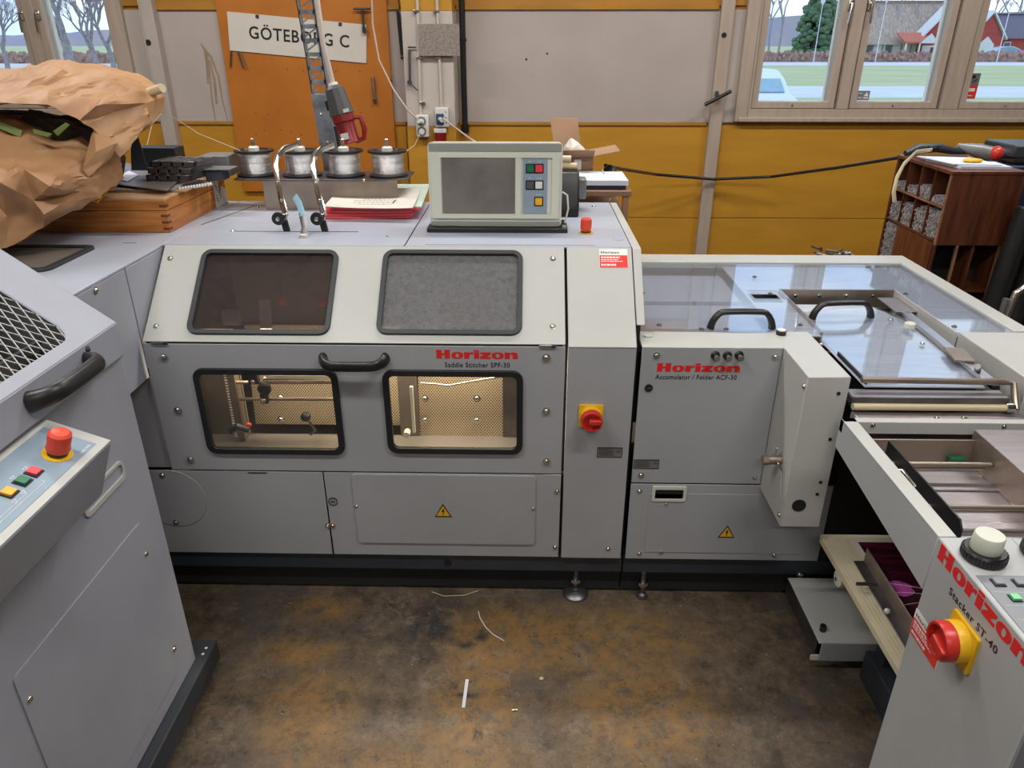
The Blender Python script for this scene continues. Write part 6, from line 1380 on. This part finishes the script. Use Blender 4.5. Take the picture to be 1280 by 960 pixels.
# green print strips lying on the paper
for pts in ([(-1.443, 2.085, 1.447), (-1.397, 2.1, 1.423), (-1.401, 2.09, 1.405), (-1.441, 2.075, 1.43)], [(-1.361, 2.09, 1.428), (-1.31, 2.09, 1.416), (-1.318, 2.08, 1.408), (-1.355, 2.08, 1.417)], [(-1.3, 2.08, 1.423), (-1.265, 2.09, 1.445), (-1.255, 2.09, 1.439), (-1.29, 2.08, 1.411)]):
    a, b, c, d = [V(p) for p in pts]; n = (b - a).cross(c - a).normalized(); n = n if n.y < 0 else -n
    MB().add([a, b, c, d, a - n * .004, b - n * .004, c - n * .004, d - n * .004], [(0, 1, 2, 3), (7, 6, 5, 4), (0, 4, 5, 1), (1, 5, 6, 2), (2, 6, 7, 3), (3, 7, 4, 0)]).build('green_print', KRAFTG, kb)
o = MB().cyl((-1.264, 2.5, 1.481), (-1.153, 2.46, 1.512), .014, seg=18).build('paper_tube', CREAMT); tag(o, 'cream paper tube sticking out behind the kraft bag', 'tube')

cpt = thing('crumpled_paper', 'crumpled white paper sticking out of the cardboard box', 'paper', (.2, 3.2, 1.3))
crumple('paper_wad', [(0.147, 3.24, 1.211), (0.155, 3.22, 1.24), (0.181, 3.22, 1.272), (0.214, 3.2, 1.255), (0.238, 3.2, 1.229), (0.208, 3.18, 1.193), (0.162, 3.18, 1.187), (0.183, 3.17, 1.24)], list(range(7)), PAPER, cpt, .06, 5, .006, backscale=.8)

# ------------------------------------------------------------ wooden type cabinet on the right
kx0, kx1, ky0, ky1, kz = 1.64, 1.925, 2.94, 3.40, 1.19
t = thing('type_cabinet', 'red brown wooden pigeonhole cabinet filled with lead pieces by the right wall', 'cabinet', ((kx0 + kx1) / 2, 3.17, 0))
box('top_board', WOODR, t, (kx0 - .004, ky0 - .004, kz - .014), (kx1 + .004, ky1, kz), .002); 
box('front_board', WOODR, t, (kx0 + .006, ky0, .90), (kx1, ky0 + .012, kz - .0145), .001); box('rear_board', WOODR, t, (kx0, ky1 - .012, 0), (kx1, ky1, kz - .0145), .001)
box('right_board', WOODR, t, (kx1 - .012, ky0 + .0125, 0), (kx1, ky1 - .0125, kz - .0145), .001); box('divider_back', WOODR, t, (kx0 + .16, ky0 + .0125, .62), (kx0 + .17, ky1 - .0125, kz - .0145), 0)
rows = [kz - .0145, 1.055, .93, .915]
box('edge_strip', WOODRL, t, (kx0, ky0, .90), (kx0 + .0055, ky0 + .012, kz - .0145), .0005)
for z_ in (1.050, .915, .60, .30, .02): box('shelf', WOODR, t, (kx0, ky0 + .0125, z_ - .005), (kx0 + .159, ky1 - .0125, z_ + .003), .0005); 
box('shelf_edge', WOODRL, t, (kx0 - .002, ky0 + .0125, 1.045), (kx0 - .0002, ky1 - .0125, 1.053), 0)
cols = [ky0 + .0125 + (ky1 - ky0 - .025) * i / 4 for i in range(5)]
for y in cols[1:-1]:
    for (a, b) in ((1.0535, kz - .015), (.9185, 1.0445)): box('divider', WOODR, t, (kx0 + .001, y - .002, a), (kx0 + .158, y + .002, b), 0)
box('drawer_front', WOODR, t, (kx0 - .004, ky0 + .0125, .62), (kx0 - .0005, ky1 - .14, .908), .001)
for x_ in (kx0 + .001, kx0 + .09, kx1 - .024): box('front_upright', WOODRL if x_ > kx0 + .05 else WOODR, t, (x_, ky0 + .002, 0), (x_ + .010, ky0 + .012, .8995), .0005)
box('cubby_floor', WOODR, t, (kx0 + .012, ky0 + .0125, .70), (kx1 - .013, ky0 + .14, .71), 0); box('cubby_back', VOID, t, (kx0 + .012, ky0 + .14, .1), (kx1 - .013, ky0 + .145, .895), 0)
r_ = random.Random(12)
for ci in range(4):
    for (z0, zmax, fill) in ((1.0535, .10, .25 + .2 * (ci == 1)), (.9185, .11, .95 - .1 * ci)):
        m = MB(); y = cols[ci] + .004
        while y < cols[ci + 1] - .012:
            z_ = z0; top_ = z0 + zmax * fill * r_.uniform(.8, 1.1)
            while z_ < top_:
                w = .0075; m.box((kx0 + r_.uniform(.002, .012), y, z_), (kx0 + .14, y + w - .001, z_ + w - .001)); z_ += w
            y += .008
        m.build('lead_pieces', TYPE, t, smooth=False)['kind'] = 'stuff'
m = MB(); y = ky1 - .135
while y < ky1 - .02:
    z_ = .63
    while z_ < .90: m.box((kx0 + r_.uniform(.0, .01), y, z_), (kx0 + .12, y + .0065, z_ + .0065)); z_ += .0078
    y += .0078
m.build('lead_pieces', TYPE, t, smooth=False)['kind'] = 'stuff'
# things on the cabinet
quad('paper', PAPERB, [(1.70, 3.00, 0), (1.89, 2.985, 0), (1.90, 3.12, 0), (1.66, 3.20, 0)], kz + .0005, .010, 'white paper stack on the type cabinet', 'paper')
quad('paper', PAPERB, [(1.68, 3.02, 0), (1.86, 3.0, 0), (1.84, 3.2, 0), (1.64, 3.24, 0)], kz + .012, .004, 'loose cold white sheet topping the stack on the type cabinet', 'paper')
o = MB().sphere((1.775, 3.06, kz + .024), .012, 3.4, 1.6, .75, 12, 8).build('yellow_sponge', YEL); tag(o, 'yellow lump on the white sheets on the cabinet', 'sponge')
t2 = thing('glue_bottle', 'grey bottle with red cap lying behind the papers on the cabinet', 'bottle', (1.86, 3.22, kz))
MB().lathe([(0, 0), (.008, 0), (.03, .09), (.032, .14), (0, .14)], (1.80, 3.24, kz + .06), (.85, -.1, -.22), 18).build('bottle_body', PLATE, t2); MB().sphere((1.945, 3.20, kz + .032), .03, .9, 1, 1, 14, 10).build('red_cap', RED, t2)
o = MB().tube([(1.64, 3.34, kz + .012), (1.70, 3.36, kz + .03), (1.78, 3.36, kz + .035), (1.86, 3.37, kz + .02), (1.93, 3.38, kz + .015)], [.012, .022, .02, .016, .012], seg=10).build('black_glove', SLATE); tag(o, 'dark rolled cloth at the back of the cabinet top', 'cloth')
o = MB().tube([(1.703, 3.25, 1.23), (1.538, 3.05, 1.247), (1.452, 2.95, 1.215), (1.412, 2.9, 1.172), (1.402, 2.88, 1.122), (1.413, 2.88, 1.085)], .008, seg=8, flat=.3, up=(0, 1, 0)).build('cream_strap', CREAMT); tag(o, 'cream strap curving down over the left side of the cabinet', 'strap')
# rolls, crate, chrome frame, device at the far right
for i, (bx, tx, y) in enumerate(((1.83, 1.915, 2.80), (1.915, 2.00, 2.79), (2.0, 2.085, 2.80))):
    o = MB().cyl((bx - .02, y, .002), (tx, y + .06, 1.07), .040, seg=20).build('black_roll', BLACK, None, .004); tag(o, ('leftmost', 'middle', 'rightmost')[i] + ' of three tall black rolls leaning beside the type cabinet', 'roll', 'black rolls beside the cabinet')
t = thing('slatted_rack', 'orange brown slatted wooden rack at the right edge behind the folder', 'rack', (2.25, 2.9, 0))
MB().obox((2.12, 2.80, 0), (.03, 0, 0), (0, .03, 0), (.0, 0, 1.12)).build('upright', WOODS, t, .002); MB().obox((2.47, 2.80, 0), (.03, 0, 0), (0, .03, 0), (.0, 0, 1.12)).build('upright', WOODS, t, .002)
box('side_panel', WOODR, t, (2.121, 2.832, 0), (2.135, 3.2, 1.1), .001)
for i in range(14): box('slat', WOODS if i % 3 else WOODRL, t, (2.151, 2.805, .30 + i * .055), (2.469, 2.825, .33 + i * .055), .002)
block('blue_pack', PAPERB, (2.12, 2.84, 1.121), (2.3, 3.0, 1.16), 'pale blue pack lying on the slatted rack', 'pack')
t = thing('black_machine', 'dark boxy device with metal arm standing behind the slatted rack', 'device', (2.15, 3.3, 0))
box('case', NAVY, t, (2.03, 3.21, 0), (2.4, 3.5, 1.17), .006); box('head', SLATE, t, (2.03, 3.22, 1.20), (2.4, 3.45, 1.25), .006); MB().cyl((1.99, 3.3, 1.21), (2.1, 3.3, 1.21), .022, seg=16).build('metal_arm', ALU, t); box('neck', STEELD, t, (2.08, 3.28, 1.171), (2.3, 3.4, 1.199), .001)
t = thing('chrome_trolley', 'chrome tube trolley frame at the right edge beyond the folder', 'trolley', (1.85, 2.45, 0))
MB().tube([(1.66, 2.45, .02), (1.67, 2.45, .75), (1.685, 2.45, .86), (1.73, 2.45, .90), (1.80, 2.45, .905), (2.2, 2.45, .905)], .012, seg=12).build('tube_frame', CHROME, t); MB().tube([(1.72, 2.52, .02), (1.71, 2.5, .6), (1.69, 2.46, .80)], .007, seg=8).build('brace', CHROME, t)
MB().cyl((1.645, 2.45, .1), (1.658, 2.45, .84), .011, seg=12).build('inner_tube', ALU, t); box('grey_tray', PLATE, t, (1.70, 2.46, .60), (2.1, 2.7, .625), .003)
t = thing('scrap_bin', 'narrow dark bin with tangled metal scrap behind the folder', 'bin', (1.29, 3.0, 0))
MB().lathe([(0, 0), (.08, 0), (.095, .80), (.09, .80), (.08, .02), (0, .02)], (1.27, 3.02, 0), seg=20).build('bin_body', SLATE, t)
m = MB(); r_ = random.Random(2)
for i in range(60):
    a = V((1.27 + r_.uniform(-.075, .075), 3.02 + r_.uniform(-.07, .07), .80 + r_.uniform(-.03, .045))); m.tube([a, a + V((r_.uniform(-.05, .05), r_.uniform(-.04, .04), r_.uniform(-.02, .02)))], .005, seg=5)
m.build('scrap', STEELD, t)['kind'] = 'stuff'

# ------------------------------------------------------------ litter on the floor
o = MB().tube([(-0.145, 1.798, 0.003), (-0.138, 1.77, 0.003), (-0.118, 1.729, 0.003), (-0.094, 1.699, 0.003), (-0.059, 1.673, 0.003)], .0016, seg=6).build('white_string', WHITE); tag(o, 'curved white string on the floor in front of the stitcher', 'string')
o = MB().obox((-0.167, 1.427, 0.0), (.009, 0, 0), V((-0.164, 1.523, 0.001)) - V((-0.167, 1.427, 0.0)), (0, 0, .003)).build('white_stick', PAPERB, None); tag(o, 'short white strip lying upright in view on the floor', 'strip')
o = MB().sphere((0.052, 1.53, 0.004), .006, 1.2, 1, .7, 8, 6).build('pale_crumb', CREAMT); tag(o, 'small pale crumb on the floor right of the white strip', 'crumb')
o = MB().tube([(-0.303, 1.885, 0.003), (-0.262, 1.866, 0.003), (-0.196, 1.871, 0.003), (-0.151, 1.895, 0.003)], .0012, seg=5).build('wire_offcut', CREAMT); tag(o, 'thin curved wire offcut at the foot of the stitcher', 'wire')
o = MB().obox((-0.03, 1.419, 0.001), (.015, .001, 0), (0, .004, 0), (0, 0, .003)).build('staple', ALU, None); tag(o, 'tiny bright staple on the floor near the bottom of the view', 'staple')
m = MB(); r_ = random.Random(77)
for i in range(60):
    x, y = r_.uniform(-.8, .75), r_.uniform(1.0, 1.86); a = r_.uniform(0, 3.1); s_ = r_.uniform(.001, .0028); m.obox((x, y, .0), (s_ * math.cos(a) * 2, s_ * math.sin(a) * 2, 0), (-s_ * math.sin(a) * .5, s_ * math.cos(a) * .5, 0), (0, 0, .001))
o = m.build('paper_crumbs', WOODT, None, smooth=False); tag(o, 'scattered tiny paper and metal crumbs on the concrete floor', 'litter', kind='stuff')
